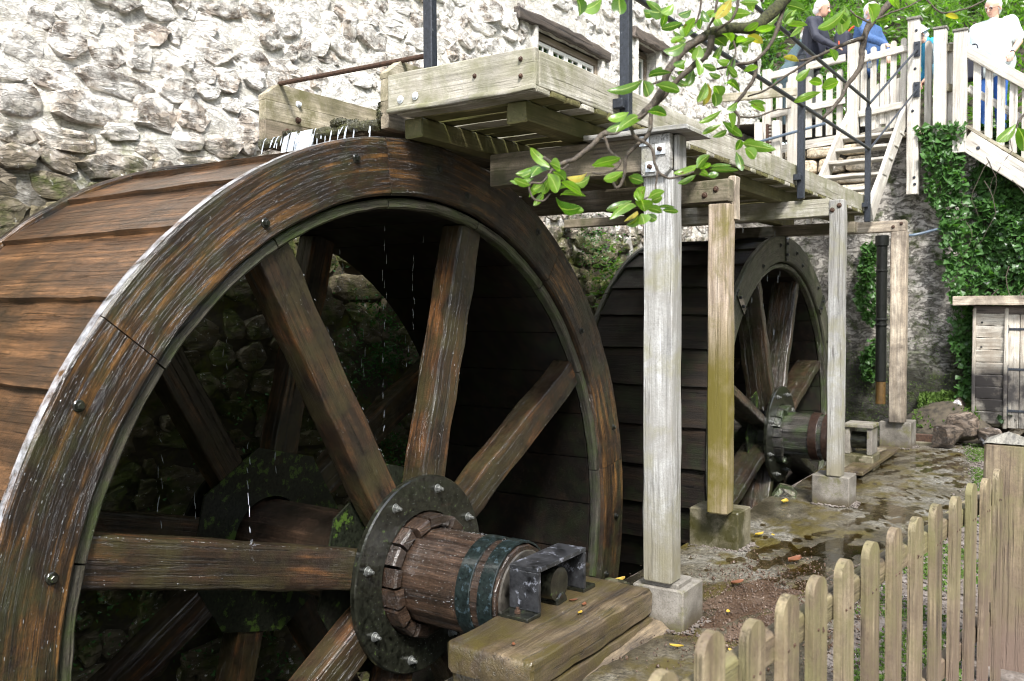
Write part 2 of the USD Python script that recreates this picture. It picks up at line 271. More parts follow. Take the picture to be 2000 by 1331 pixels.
wood('picket_wood', (.055, .040, .025), (.21, .163, .098), (.37, .305, .20), algae=(.14, .125, .055), algae_amt=.28, stain=(.09, .062, .042), stain_amt=.36, bump=.8, crack=.41, fig=1.2, rough=(.55, .8), low=((.13, .09, .068), .62, .5), knots=.17)
wood('picket_cap', (.09, .085, .075), (.16, .15, .125), (.24, .225, .19), bump=.5)
wood('wheel_rim', (.005, .004, .003), (.037, .020, .009), (.32, .155, .045), coord='UV', rough=(.12, .36), stain=(.010, .008, .007), stain_amt=.44, algae=(.026, .028, .012), algae_amt=.12, bump=.8, wet=.25, spec=.4, fig=.5, grain=1.3, crack=.44, fine=1.0, vary=.4)
wood('wheel_board', (.022, .011, .006), (.082, .041, .019), (.25, .125, .055), rough=(.2, .45), stain=(.020, .013, .008), stain_amt=.36, bump=.8, wet=.2, spec=.4, fig=.4, grain=1.6, crack=.42, fine=1.0)
wood('spoke_wood', (.008, .006, .004), (.041, .024, .015), (.24, .105, .036), rough=(.13, .38), stain=(.010, .008, .006), stain_amt=.42, algae=(.032, .027, .012), algae_amt=.30, bump=.8, wet=.3, spec=.4, crack=.43, fine=1.0)
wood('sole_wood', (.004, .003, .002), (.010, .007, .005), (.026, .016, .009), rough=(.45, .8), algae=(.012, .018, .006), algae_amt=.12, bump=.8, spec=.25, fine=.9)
wood('axle_wood', (.010, .006, .004), (.040, .024, .016), (.115, .07, .045), rough=(.12, .34), stain=(.014, .010, .007), stain_amt=.42, bump=.9, wet=.45, grain=1.2, crack=.42, fine=1.0)
wood('rim_dark', (.016, .015, .011), (.055, .051, .038), (.14, .128, .095), coord='UV', rough=(.3, .6), algae=(.030, .036, .014), algae_amt=.38, bump=1.0, wet=.15, fig=.5, crack=.42, fine=1.0)
wood('spoke_dark', (.008, .006, .004), (.026, .017, .011), (.085, .05, .026), rough=(.12, .4), algae=(.022, .024, .010), algae_amt=.3, bump=1.0, wet=.8, crack=.43, fine=1.0)
wood('axle_dark', (.006, .006, .005), (.022, .020, .017), (.06, .054, .045), rough=(.10, .35), algae=(.028, .048, .012), algae_amt=.18, bump=1.0, wet=.8, fine=1.0, crack=.42)
wood('block_wood', (.024, .016, .009), (.085, .060, .034), (.20, .155, .098), rough=(.22, .6), algae=(.060, .047, .012), algae_amt=.28, stain=(.034, .025, .016), stain_amt=.38, bump=.8, wet=.25, crack=.40, fine=.9)
wood('lip_wood', (.014, .013, .009), (.05, .045, .034), (.13, .12, .095), coord='UV', rough=(.15, .4), algae=(.04, .058, .016), algae_amt=.30, bump=1.0, wet=.5, spec=.4, crack=.42, fine=1.0)
wood('log_wood', (.05, .036, .024), (.22, .165, .10), (.45, .36, .24), rough=(.5, .8), stain=(.04, .03, .022), stain_amt=.42, bump=1.0)
wood('lintel_wood', (.030, .024, .020), (.105, .083, .068), (.22, .18, .15), bump=1.0, grain=.8, crack=.43)
wood('shed_wood', (.28, .24, .185), (.50, .46, .39), (.70, .67, .60), stain=(.28, .225, .17), stain_amt=.2, bump=.5, low=((.022, .019, .018), 1.06, .22), vary=.15)
wood('frame_wood', (.13, .10, .07), (.24, .19, .14), (.36, .30, .23), bump=.4)
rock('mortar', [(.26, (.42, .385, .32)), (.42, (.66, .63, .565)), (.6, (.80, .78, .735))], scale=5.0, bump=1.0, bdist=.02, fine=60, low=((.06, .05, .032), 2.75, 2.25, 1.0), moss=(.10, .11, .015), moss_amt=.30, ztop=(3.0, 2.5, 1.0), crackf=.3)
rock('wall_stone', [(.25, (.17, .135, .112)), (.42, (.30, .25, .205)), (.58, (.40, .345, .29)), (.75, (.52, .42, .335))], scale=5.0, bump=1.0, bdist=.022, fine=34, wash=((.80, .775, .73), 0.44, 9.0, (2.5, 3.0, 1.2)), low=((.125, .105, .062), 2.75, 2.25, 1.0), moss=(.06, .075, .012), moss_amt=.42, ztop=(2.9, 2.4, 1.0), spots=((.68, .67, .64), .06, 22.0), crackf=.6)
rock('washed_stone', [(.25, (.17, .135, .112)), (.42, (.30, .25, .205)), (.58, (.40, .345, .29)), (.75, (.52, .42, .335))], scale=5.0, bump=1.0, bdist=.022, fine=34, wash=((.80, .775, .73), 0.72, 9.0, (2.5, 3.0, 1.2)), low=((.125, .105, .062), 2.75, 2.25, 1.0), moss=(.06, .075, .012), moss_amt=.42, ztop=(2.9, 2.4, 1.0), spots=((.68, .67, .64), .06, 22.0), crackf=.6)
rock('pit_rock', [(.25, (.018, .017, .012)), (.5, (.07, .062, .042)), (.7, (.15, .13, .085))], scale=3.5, bump=1.0, bdist=.03, rough=(.2, .6), moss=(.035, .06, .010), moss_amt=.42, wet=.4, fine=30, crackf=0.9)
rock('render_wall', [(.25, (.12, .105, .09)), (.5, (.36, .335, .30)), (.75, (.56, .53, .49))], scale=2.6, bump=1.0, bdist=.04, fine=22, rough=(.3, .9), moss=(.04, .05, .014), moss_amt=.28, low=((.035, .034, .024), 1.5, .8, 1.6), crackf=0.6)
rock('landing_stone', [(.25, (.35, .26, .16)), (.5, (.56, .48, .36)), (.75, (.70, .65, .56))], scale=3.0, bump=.8, crackf=0.5)
rock('concrete', [(.25, (.06, .054, .043)), (.5, (.155, .14, .118)), (.75, (.27, .25, .22))], scale=5.0, bump=.6, bdist=.008, fine=120, moss=(.09, .085, .03), moss_amt=.15, low=((.06, .047, .028), .11, .03, .12))
rock('concrete_mossy', [(.25, (.045, .04, .025)), (.5, (.12, .105, .065)), (.75, (.25, .23, .17))], scale=5.0, bump=.6, bdist=.008, fine=120, rough=(.25, .7), moss=(.035, .032, .010), moss_amt=.42)
rock('boulder', [(.25, (.035, .027, .02)), (.5, (.11, .083, .062)), (.75, (.21, .165, .13))], scale=7.0, bump=1.0, bdist=.02, rough=(.3, .8), spots=((.5, .48, .5), .12, 5.0), crackf=0.7)
plain('black_iron', (.022, .026, .034), .42, .2, .3, .3, 60, speck=((.16, .17, .18), 40.0, .64))
plain('wet_iron', (.011, .0115, .008), .2, .25, .5, .6, 26, speck=((.05, .075, .022), 26.0, .62), coat=.5)
plain('band_iron', (.010, .015, .014), .25, .3, .4, .5, 40, speck=((.04, .06, .07), 26.0, .57), coat=.3)
plain('bracket_iron', (.036, .037, .040), .3, .4, .5, .35, 14, speck=((.24, .25, .29), 11.0, .56))
plain('steel', (.17, .175, .165), .45, .7, .15, .2, 90)
plain('rust', (.055, .028, .016), .65, .2, .4, .4, 60)
plain('zinc', (.60, .64, .68), .4, .3, .1, .1, 40)
plain('moss_plate', (.012, .014, .009), .3, .2, .5, .7, 45, speck=((.055, .095, .018), 11.0, .55))
plain('white_paint', (.78, .77, .74), .4, 0, .05, .1, 40)
plain('pipe_black', (.008, .0085, .0075), .35, 0, .3, .2, 30, spec=.35)
plain('pipe_ochre', (.075, .042, .012), .45, 0, .3, .2, 30)
plain('earth', (.045, .036, .024), .9, 0, .4, .8, 12)
rock('moss_wet', [(.3, (.012, .012, .006)), (.5, (.035, .034, .012)), (.7, (.075, .08, .02))], scale=14.0, fine=120, bump=1.0, rough=(.15, .6), wet=.4)
plain('turf', (.035, .055, .016), .9, 0, .4, .8, 6)
plain('rim_end', (.05, .045, .038), .3, 0, .5, .6, 14, coat=.4)
plain('blue_pipe', (.09, .12, .16), .4, 0, .2, .1, 20)
plain('wet_rust', (.022, .012, .008), .3, .1, .4, .5, 30)
mat('water_sheen', {'geo': ('geometry', {}), 'n': ('noise_texture', {'scale': 16.0, 'detail': 5.0, 'roughness': .65}), 'r': ('rgb_ramp', {'ramp': [(.36, (0, 0, 0)), (.66, (.6, .6, .6))]}), 'rb': ('rgb_to_bw', {}), 'bp': ('bump', {'strength': .6, 'distance': .01}), 'p': ('principled_bsdf', {'base_color': (.55, .56, .60), 'roughness': .12, 'specular_ior_level': .8}), 't': ('transparent_bsdf', {}), 'm': ('mix_closure', {})}, [('geo.position', 'n.vector'), ('n.fac', 'r.fac'), ('r.color', 'rb.color'), ('rb.val', 'm.fac'), ('n.fac', 'bp.height'), ('bp.normal', 'p.normal'), ('t.BSDF', 'm.closure1'), ('p.BSDF', 'm.closure2')], surface='m.closure')
mat('bead', {'p': ('principled_bsdf', {'base_color': (.9, .93, .95), 'roughness': .04, 'transmission_weight': .85, 'ior': 1.33, 'specular_ior_level': .8})}, [])
mat('puddle', {'geo': ('geometry', {}), 'n': ('noise_texture', {'scale': 14.0, 'detail': 3.0}), 'bp': ('bump', {'strength': .25, 'distance': .01}), 'tr': ('transparent_bsdf', {'color': (.62, .56, .42)}), 'gl': ('glossy_bsdf', {'roughness': .04, 'color': (1, 1, 1)}), 'fr': ('fresnel', {'IOR': 1.38}), 'm': ('mix_closure', {})}, [('geo.position', 'n.vector'), ('n.fac', 'bp.height'), ('bp.normal', 'gl.normal'), ('fr.fac', 'm.fac'), ('tr.BSDF', 'm.closure1'), ('gl.BSDF', 'm.closure2')], surface='m.closure')
plain('rubber', (.012, .012, .012), .5, 0, .2, .1, 20)
mat('pane_glass', {'tr': ('transparent_bsdf', {'color': (.75, .85, .85)}), 'gl': ('glossy_bsdf', {'roughness': 0.02, 'color': (1, 1, 1)}), 'fr': ('fresnel', {'IOR': 1.5}), 'm': ('mix_closure', {})}, [('fr.fac', 'm.fac'), ('tr.BSDF', 'm.closure1'), ('gl.BSDF', 'm.closure2')], surface='m.closure')
mat('water', {'n': ('noise_texture', {'scale': 9.0, 'detail': 4.0}), 'geo': ('geometry', {}), 'bp': ('bump', {'strength': .5, 'distance': .03}), 'p': ('principled_bsdf', {'base_color': (.02, .022, .016), 'roughness': .05, 'specular_ior_level': .6})}, [('geo.position', 'n.vector'), ('n.fac', 'bp.height'), ('bp.normal', 'p.normal')])
mat('water_drop', {'p': ('principled_bsdf', {'base_color': (.80, .86, .93), 'roughness': .10, 'transmission_weight': .6, 'ior': 1.33, 'specular_ior_level': .8})}, [])
mat('wet_path', {'geo': ('geometry', {}), 'n1': ('noise_texture', {'scale': 1.1, 'detail': 7.0, 'roughness': .62, 'distortion': .5}), 'r1': ('rgb_ramp', {'ramp': [(.30, (.010, .009, .006)), (.43, (.036, .030, .018)), (.53, (.085, .074, .052)), (.66, (.20, .19, .165))]}),
    'n2': ('noise_texture', {'scale': 38.0, 'detail': 6.0, 'roughness': .8}), 'r2': ('rgb_ramp', {'ramp': [(.36, (.28, .28, .28)), (.5, (.9, .9, .9)), (.64, (1.6, 1.6, 1.6))]}), 'mul': ('mix_color', {'blend_type': 'multiply', 'fac': 1.0, 'use_clamp': False}),
    'mp': ('mapping', {'scale': (2.5, 22.0, 1.0), 'rotation': (0, 0, 0.5)}), 'n4': ('noise_texture', {'scale': 1.0, 'detail': 4.0}),
    'n3': ('noise_texture', {'scale': 1.7, 'detail': 5.0, 'roughness': .6}), 'rr': ('map_range', {'from_min': .42, 'from_max': .62, 'to_min': .03, 'to_max': .22, 'clamp': True}),
    'mo': ('noise_texture', {'scale': 2.3, 'detail': 6.0, 'roughness': .7}), 'mr': ('rgb_ramp', {'ramp': [(.50, (0, 0, 0)), (.60, (1, 1, 1))]}), 'mx': ('mix_color', {'b': (.060, .047, .012)}),
    'hs': ('math', {'math_type': 'multiply_add', 'value2': .6}), 'bp': ('bump', {'strength': .9, 'distance': .012}), 'p': ('principled_bsdf', {'specular_ior_level': .5, 'coat_weight': .2, 'coat_roughness': .05})},
    [('geo.position', 'n1.vector'), ('n1.fac', 'r1.fac'), ('geo.position', 'n2.vector'), ('n2.fac', 'r2.fac'), ('r1.color', 'mul.a'), ('r2.color', 'mul.b'), ('geo.position', 'n3.vector'), ('n3.fac', 'rr.value'), ('rr.result', 'p.roughness'), ('geo.position', 'mp.vector'), ('mp.vector', 'n4.vector'),
     ('geo.position', 'mo.vector'), ('mo.fac', 'mr.fac'), ('mr.color', 'mx.fac'), ('mul.result', 'mx.a'), ('mx.result', 'p.base_color'), ('n2.fac', 'hs.value1'), ('n4.fac', 'hs.value3'), ('hs.value', 'bp.height'), ('bp.normal', 'p.normal')])
rock('red_gravel', [(.25, (.022, .013, .008)), (.5, (.070, .042, .026)), (.75, (.16, .115, .085))], scale=4.0, fine=90, bump=1.0, bdist=.012, rough=(.12, .55), wet=.3)
rock('gravel_ground', [(.25, (.045, .038, .03)), (.5, (.12, .10, .085)), (.75, (.24, .215, .20))], scale=6.0, fine=60, bump=1.0, bdist=.015)
for nm_, c0_, c1_ in (('rhodo_leaf', (.055, .13, .016), (.17, .30, .03)), ('rhodo_old', (.30, .24, .02), (.42, .33, .05))):
    mat(nm_, {'oi': ('object_info', {}), 'mx': ('mix_color', {'a': c0_, 'b': c1_}), 'tc': ('texture_coordinate', {}), 's': ('separate_xyz', {}), 'ab': ('math', {'math_type': 'absolute'}), 'rb': ('rgb_ramp', {'ramp': [(.03, (1, 1, 1)), (.10, (0, 0, 0))]}),
        'vx': ('math', {'math_type': 'multiply', 'value2': 13.0}), 'vs': ('math', {'math_type': 'multiply_add', 'value2': -3.2}), 'vf': ('math', {'math_type': 'fraction'}), 'vr': ('rgb_ramp', {'ramp': [(.0, (.8, .8, .8)), (.10, (0, 0, 0)), (.90, (0, 0, 0)), (1, (.8, .8, .8))]}),
        'mr': ('mix_color', {'b': (.34, .42, .12)}), 'mv': ('mix_color', {'b': (.24, .36, .07)}), 'vh': ('math', {'math_type': 'multiply', 'value2': .35}), 'vb': ('rgb_to_bw', {}),
        'geo': ('geometry', {}), 'n': ('noise_texture', {'scale': 60.0, 'detail': 5.0}), 'nr': ('rgb_ramp', {'ramp': [(.66, (0, 0, 0)), (.72, (1, 1, 1))]}), 'mb': ('mix_color', {'b': (.10, .05, .015)}), 'n2': ('noise_texture', {'scale': 22.0}), 'nr2': ('rgb_ramp', {'ramp': [(.3, (.7, .7, .7)), (.7, (1.2, 1.2, 1.2))]}), 'm2': ('mix_color', {'blend_type': 'multiply', 'fac': 1.0, 'use_clamp': False}),
        'tg': ('mix_color', {'blend_type': 'multiply', 'fac': 1.0, 'b': (1.35, 1.6, .5), 'use_clamp': False}), 'bp': ('bump', {'strength': .3, 'distance': .002}), 'p': ('principled_bsdf', {'roughness': .27, 'specular_ior_level': .6}), 't': ('translucent_bsdf', {}), 'm': ('mix_closure', {'fac': .48})},
        [('oi.random', 'mx.fac'), ('tc.UV', 's.vector'), ('s.y', 'ab.value1'), ('ab.value', 'rb.fac'), ('s.x', 'vx.value1'), ('ab.value', 'vs.value1'), ('vx.value', 'vs.value3'), ('vs.value', 'vf.value1'), ('vf.value', 'vr.fac'), ('vr.color', 'vb.color'), ('vb.val', 'vh.value1'), ('vh.value', 'mv.fac'),
         ('geo.position', 'n2.vector'), ('n2.fac', 'nr2.fac'), ('mx.result', 'm2.a'), ('nr2.color', 'm2.b'), ('m2.result', 'mv.a'), ('mv.result', 'mr.a'), ('rb.color', 'mr.fac'), ('geo.position', 'n.vector'), ('n.fac', 'nr.fac'), ('nr.color', 'mb.fac'), ('mr.result', 'mb.a'), ('mb.result', 'p.base_color'), ('mb.result', 'tg.a'), ('tg.result', 't.color'),
         ('vb.val', 'bp.height'), ('bp.normal', 'p.normal'), ('p.BSDF', 'm.closure1'), ('t.BSDF', 'm.closure2')], surface='m.closure')
leafmat('ivy_leaf', [(.06, .14, .035), (.11, .22, .05), (.18, .30, .08), (.29, .39, .12), (.08, .18, .045), (.14, .26, .07), (.26, .24, .06)], rough=.42, trans=.3)
leafmat('laurel_leaf', [(.12, .22, .04), (.19, .32, .055), (.27, .41, .10), (.38, .50, .20), (.55, .64, .36)], rough=.3, trans=.5, spec=.9)
leafmat('moss_leaf', [(.06, .11, .012), (.10, .17, .015), (.14, .20, .02)], rough=.8, trans=.2)
leafmat('dark_leaf', [(.015, .04, .01), (.03, .07, .015), (.05, .09, .02)], rough=.4, trans=.25)
leafmat('fern_leaf', [(.03, .10, .015), (.06, .16, .02)], rough=.5, trans=.3)
leafmat('fallen_yellow', [(.38, .25, .03), (.50, .34, .06)], rough=.5, trans=.2, island=False)
leafmat('fallen_brown', [(.10, .036, .016), (.17, .065, .03)], rough=.5, trans=.1, island=False)
plain('branch_bark', (.055, .042, .03), .8, 0, .4, .8, 90, speck=((.12, .115, .09), 60.0, .6))
plain('moss_bark', (.035, .036, .012), .95, 0, .5, 1.0, 120)

# ================================================================ SETTING
def grid(xs, ys, zf):
    X, Y = np.meshgrid(xs, ys, indexing='ij'); Z = zf(X, Y); n, m = X.shape
    i = np.arange(n * m).reshape(n, m)
    f = np.stack([i[:-1, :-1], i[1:, :-1], i[1:, 1:], i[:-1, 1:]], -1).reshape(-1, 4)
    return np.stack([X, Y, Z], -1).reshape(-1, 3), f
EDGE = 2.52      # the path stops here and the wheel pit begins
def struct(name, mesh, m, **k): return tag(obj(name, mesh, m, None, **k), kind='structure')
g1 = grid(np.linspace(-70, 12.9, 40), np.r_[np.linspace(-70, -2, 20), np.linspace(-1.6, EDGE - .01, 10)], lambda X, Y: 0 * X - .012)
g2 = grid(np.linspace(12.9, 16.5, 6), np.linspace(-70, EDGE, 30), lambda X, Y: 0 * X - .012)
struct('ground', merge([vf(g1), vf(g2)]), 'gravel_ground', smooth=True)
# concrete path with an uneven outer edge and a drop into the pit
def edge_lo(x):   # the far side of the concrete, towards the picket fence
    return np.interp(x, [-2, 3.9, 4.9, 6.0, 7.0, 8.2, 9.3, 10.4, 11.4, 13.0], [-.3, 1.02, 1.16, 1.10, 1.05, 1.0, 1.02, 1.18, 1.35, 1.6]) + .05 * (fb(np.c_[np.ravel(x) * 3, 0 * np.ravel(x), 0 * np.ravel(x)]).reshape(np.shape(x)) - .5)
def edge_hi(x): return EDGE + .10 * (fb(np.c_[np.ravel(x) * 1.7, 0 * np.ravel(x) + 5, 0 * np.ravel(x)]).reshape(np.shape(x)) - .5)
xs = np.linspace(1.5, 13.0, 520); ts = np.linspace(0, 1, 84)
X, T = np.meshgrid(xs, ts, indexing='ij'); lo, hi = edge_lo(xs)[:, None], edge_hi(xs)[:, None]
Y = lo + (hi - lo) * T
Z = .014 + .022 * (fb(np.stack([X * 1.3, Y * 1.3, 0 * X], -1).reshape(-1, 3)).reshape(X.shape) - .35) + .003 * np.sin((X * .9 + Y * 3.2) * 9) * (fb(np.stack([X * .9, Y * .9, 0 * X + 4], -1).reshape(-1, 3)).reshape(X.shape) > .48)
Z = Z + .006 * (fb(np.stack([X * 9, Y * 9, 0 * X + 2], -1).reshape(-1, 3), 4).reshape(X.shape) - .5) * 2
gr = np.clip((fb(np.stack([X * .8, Y * .8, 0 * X + 9], -1).reshape(-1, 3), 3).reshape(X.shape) - .46) * 8, 0, 1); Z = Z + .0016 * gr * np.sin((X * 1.0 - Y * 1.6) * 34 + 16 * fb(np.stack([X * 2, Y * 2, 0 * X], -1).reshape(-1, 3), 3).reshape(X.shape))
Z = np.where((T > .02), Z, -.02); Z = np.where(T > .97, Z - .05, Z)
wallr = np.stack([X[:, -1], Y[:, -1] + .02, 0 * X[:, -1] - 2.6], -1)
V = np.stack([X, Y, Z], -1); V = np.concatenate([V, wallr[:, None]], 1); n, m_, _ = V.shape; i = np.arange(n * m_).reshape(n, m_)
struct('path', (V.reshape(-1, 3), np.stack([i[:-1, :-1], i[1:, :-1], i[1:, 1:], i[:-1, 1:]], -1).reshape(-1, 4)), 'wet_path', smooth=40)
xp, tp = np.linspace(5.2, 12.6, 60), np.linspace(.06, .955, 8); XP, TP = np.meshgrid(xp, tp, indexing='ij'); lo_, hi_ = edge_lo(xp)[:, None], edge_hi(xp)[:, None]; ip = np.arange(XP.size).reshape(XP.shape)
struct('puddle_water', (np.stack([XP, lo_ + (hi_ - lo_) * TP, 0 * XP + .0138], -1).reshape(-1, 3), np.stack([ip[:-1, :-1], ip[1:, :-1], ip[1:, 1:], ip[:-1, 1:]], -1).reshape(-1, 4)), 'puddle', smooth=True)
# the patch of reddish wet grit around the first footing
def blob(cx, cy, rx, ry, z, seed, k=40, rot=0):
    a = np.arange(k) / k * 2 * PI; r = .75 + .5 * fb(np.c_[np.cos(a) * 1.5 + seed, np.sin(a) * 1.5, 0 * a]); ring = []
    for s in np.linspace(.06, 1, 9):
        x, y = rx * r * s * np.cos(a), ry * r * s * np.sin(a); x, y = cx + x * math.cos(rot) - y * math.sin(rot), cy + x * math.sin(rot) + y * math.cos(rot)
        zz = z + .03 * (fb(np.c_[x * 1.3, y * 1.3, 0 * x]) - .35) + .014 * (1 - s ** 4) - .01
        ring.append(np.c_[x, y, zz])
    return loft(ring)
tag(obj('grit_patch', blob(4.85, 1.63, .85, .42, .012, 3.0), 'red_gravel', smooth=True), kind='structure')
struct('pit_floor', grid(np.linspace(-4, 13, 60), np.linspace(2.3, 5.2, 14), lambda X, Y: -2.45 + 0 * X), 'water', smooth=True)
# hillside and upper path beyond the retaining wall
def hill_z(X, Y):
    a = np.clip((X - 15.2) / 1.0, 0, 1); h = 4.0 + .14 * np.clip(Y - 1, 0, 4) + .55 * a + np.clip(X - 15.4, 0, 30) * .95
    h = h - np.clip(1.0 - Y, 0, 6) * .42 * np.clip((16 - X) / 2, 0, 1)
    return h + .5 * (fb(np.stack([X * .5, Y * .5, 0 * X], -1).reshape(-1, 3)).reshape(X.shape) - .5) * np.clip(X - 15, 0, 1)
struct('hillside', grid(np.r_[np.linspace(13.32, 16, 12), np.linspace(16.5, 45, 30)], np.linspace(-40, 40, 80), hill_z), 'earth', smooth=True)

# the other side of the wooded valley, behind and left of the viewpoint
def valley(X, Y): return -.3 + np.clip(-Y - 7.0, 0, 40) * .95 + 1.2 * (fb(np.stack([X * .3, Y * .3, 0 * X], -1).reshape(-1, 3)).reshape(X.shape) - .5) * np.clip(-Y - 7, 0, 1)
struct('valley_side', grid(np.linspace(-70, 46, 60), np.linspace(-70, -6.5, 36), valley), 'turf', smooth=True)

# ---------------------------------------------------------------- the mill: rubble wall, two windows
mill = thing('mill_building', 'tall rubble-stone mill wall in pale lime mortar behind the water wheels', 'building', (8, 5.05, 0))
WY = 5.0
holes = [(7.86, 9.26, 3.55, 4.60), (10.22, 10.86, 3.9, 5.06)]
def surf(x, z): return WY - .03 * (fb(np.c_[x * 1.6, 0 * x, z * 1.6]) - .5) * 2 - .02 * (fb(np.c_[x * 9, 0 * x + 3, z * 9], 3) - .5) * 2
xs, zs = np.arange(-2, 14.95, .075), np.arange(-2.6, 8.5, .075)
X, Z = np.meshgrid(xs, zs, indexing='ij'); Yw = surf(X.ravel(), Z.ravel()).reshape(X.shape)
i = np.arange(X.size).reshape(X.shape); f = np.stack([i[:-1, :-1], i[1:, :-1], i[1:, 1:], i[:-1, 1:]], -1).reshape(-1, 4)
cx, cz = X.ravel()[f].mean(1), Z.ravel()[f].mean(1)
keep = np.ones(len(f), bool)
for a, b, c, d in holes: keep &= ~((cx > a) & (cx < b) & (cz > c) & (cz < d))
rev = [(a - .06, a, c - .06, d + .06) for a, b, c, d in holes] + [(b, b + .06, c - .06, d + .06) for a, b, c, d in holes] + [(a - .06, b + .06, c - .06, c) for a, b, c, d in holes]
wm = merge([(np.stack([X, Yw, Z], -1).reshape(-1, 3), np.vstack([f[keep][:, [0, 1, 2]], f[keep][:, [0, 2, 3]]]))] + [box_at((x0, 4.96, z0), (x1, 5.4, z1), .01) for x0, x1, z0, z1 in rev] + [box_at((14.6, 4.99, -2.6), (14.93, 11, 8.5))])
wall = obj('wall', wm, 'mortar', mill, world=True, smooth=True)
tag(wall, 'lime-washed rubble masonry')
# stones: jittered courses, irregular outline, proud of the mortar
stones = []
r = np.random.default_rng(21)
def stone_mesh(cx, cz, w, h, rot, seed, proud):
    rr = np.random.default_rng(seed); n = rr.integers(5, 8); k = 18
    a0 = np.sort((np.arange(n) + rr.uniform(-.3, .3, n)) / n * 2 * PI); c0 = np.c_[np.cos(a0), np.sin(a0)] * rr.uniform(.92, 1.18, (n, 1)); c0 = np.sign(c0) * np.abs(c0) ** .72
    L = np.linspace(0, n, k, endpoint=False); i0 = L.astype(int); fr = (L - i0)[:, None]; o = c0[i0] * (1 - fr) + c0[(i0 + 1) % n] * fr + rr.normal(0, .045, (k, 2))
    ca, sa = math.cos(rot), math.sin(rot); rings = []; tilt = rr.normal(0, .09, 2) + [0, .07]
    for s, d in ((1.06, -.8), (1.0, .30), (.95, .86), (.80, .96), (.55, 1.0), (.25, 1.0)):
        x, z = w / 2 * o[:, 0] * s, h / 2 * o[:, 1] * s; xx, zz = cx + x * ca - z * sa, cz + x * sa + z * ca
        rough = (fb(np.c_[xx * 22, np.full(k, seed * 1.7), zz * 30], 3) - .5) * (.034 if s < 1 else .010)
        rings.append(np.c_[xx, surf(np.full(k, cx), np.full(k, cz)) - proud * d - (tilt[0] * x + tilt[1] * z) * (d > .2) - rough, zz])
    v, f = loft(rings, False); c = len(v); v = np.vstack([v, rings[-1].mean(0)])
    return v, np.vstack([f, [(5 * k + j, 5 * k + (j + 1) % k, c) for j in range(k)]])
z = -2.3; sid = 0
while z < 7.6:
    ch = r.uniform(.11, .21); x = -1.5 + r.uniform(0, .4)
    while x < 14.7:
        w = min(.55, max(.10, r.lognormal(-1.50, .45))); h = min(ch * r.uniform(.85, 1.28), w * 1.2)
        cx_, cz_ = x + w / 2 + r.normal(0, .01), z + ch / 2 + r.normal(0, .03) + .07 * math.sin(x * 1.1 + z)
        x += w + r.uniform(-.015, .03)
        if any(a - .12 - w / 2 < cx_ < b + .12 + w / 2 and c - .1 < cz_ < d + .28 for a, b, c, d in holes): continue
        sid += 1
        if r.uniform() < .03: continue
        stones.append((cx_, cz_, w, h, r.normal(-.04, .12), sid, r.uniform(.010, .034) * (1 if cz_ > 2.6 else 1.8)))
    z += ch + r.uniform(.0, .02)
CAMR = np.linalg.inv(np.c_[FW, RT, UP])
def seen_size(s):
    d = CAMR @ (np.array([s[0], WY, s[1]]) - EYE)
    if d[0] < .5: return 0
    px, py = 1000 + FPX * d[1] / d[0], 665 - FPX * d[2] / d[0]
    if not (-60 < px < 1520 and -60 < py < 560): return 0
    if py > 300 + max(0, 470 - px) * .35: return 0
    return s[2] * s[3] / d[0] ** 2
stones.sort(key=seen_size, reverse=True)
for s in stones[:298]: sub('stone', stone_mesh(*s), 'washed_stone' if r.uniform() < np.interp(s[0], [4.5, 8], [.25, .9]) else 'wall_stone', wall, smooth=24)
rest = [s for s in stones[298:] if s[0] > 1.0]
sub('stonework', merge([stone_mesh(*s) for s in rest if s[0] > 8 and s[1] > 3]), 'washed_stone', wall, smooth=24, kind='stuff')
sub('stonework', merge([stone_mesh(*s) for s in rest if not (s[0] > 8 and s[1] > 3)]), 'wall_stone', wall, smooth=24, kind='stuff')
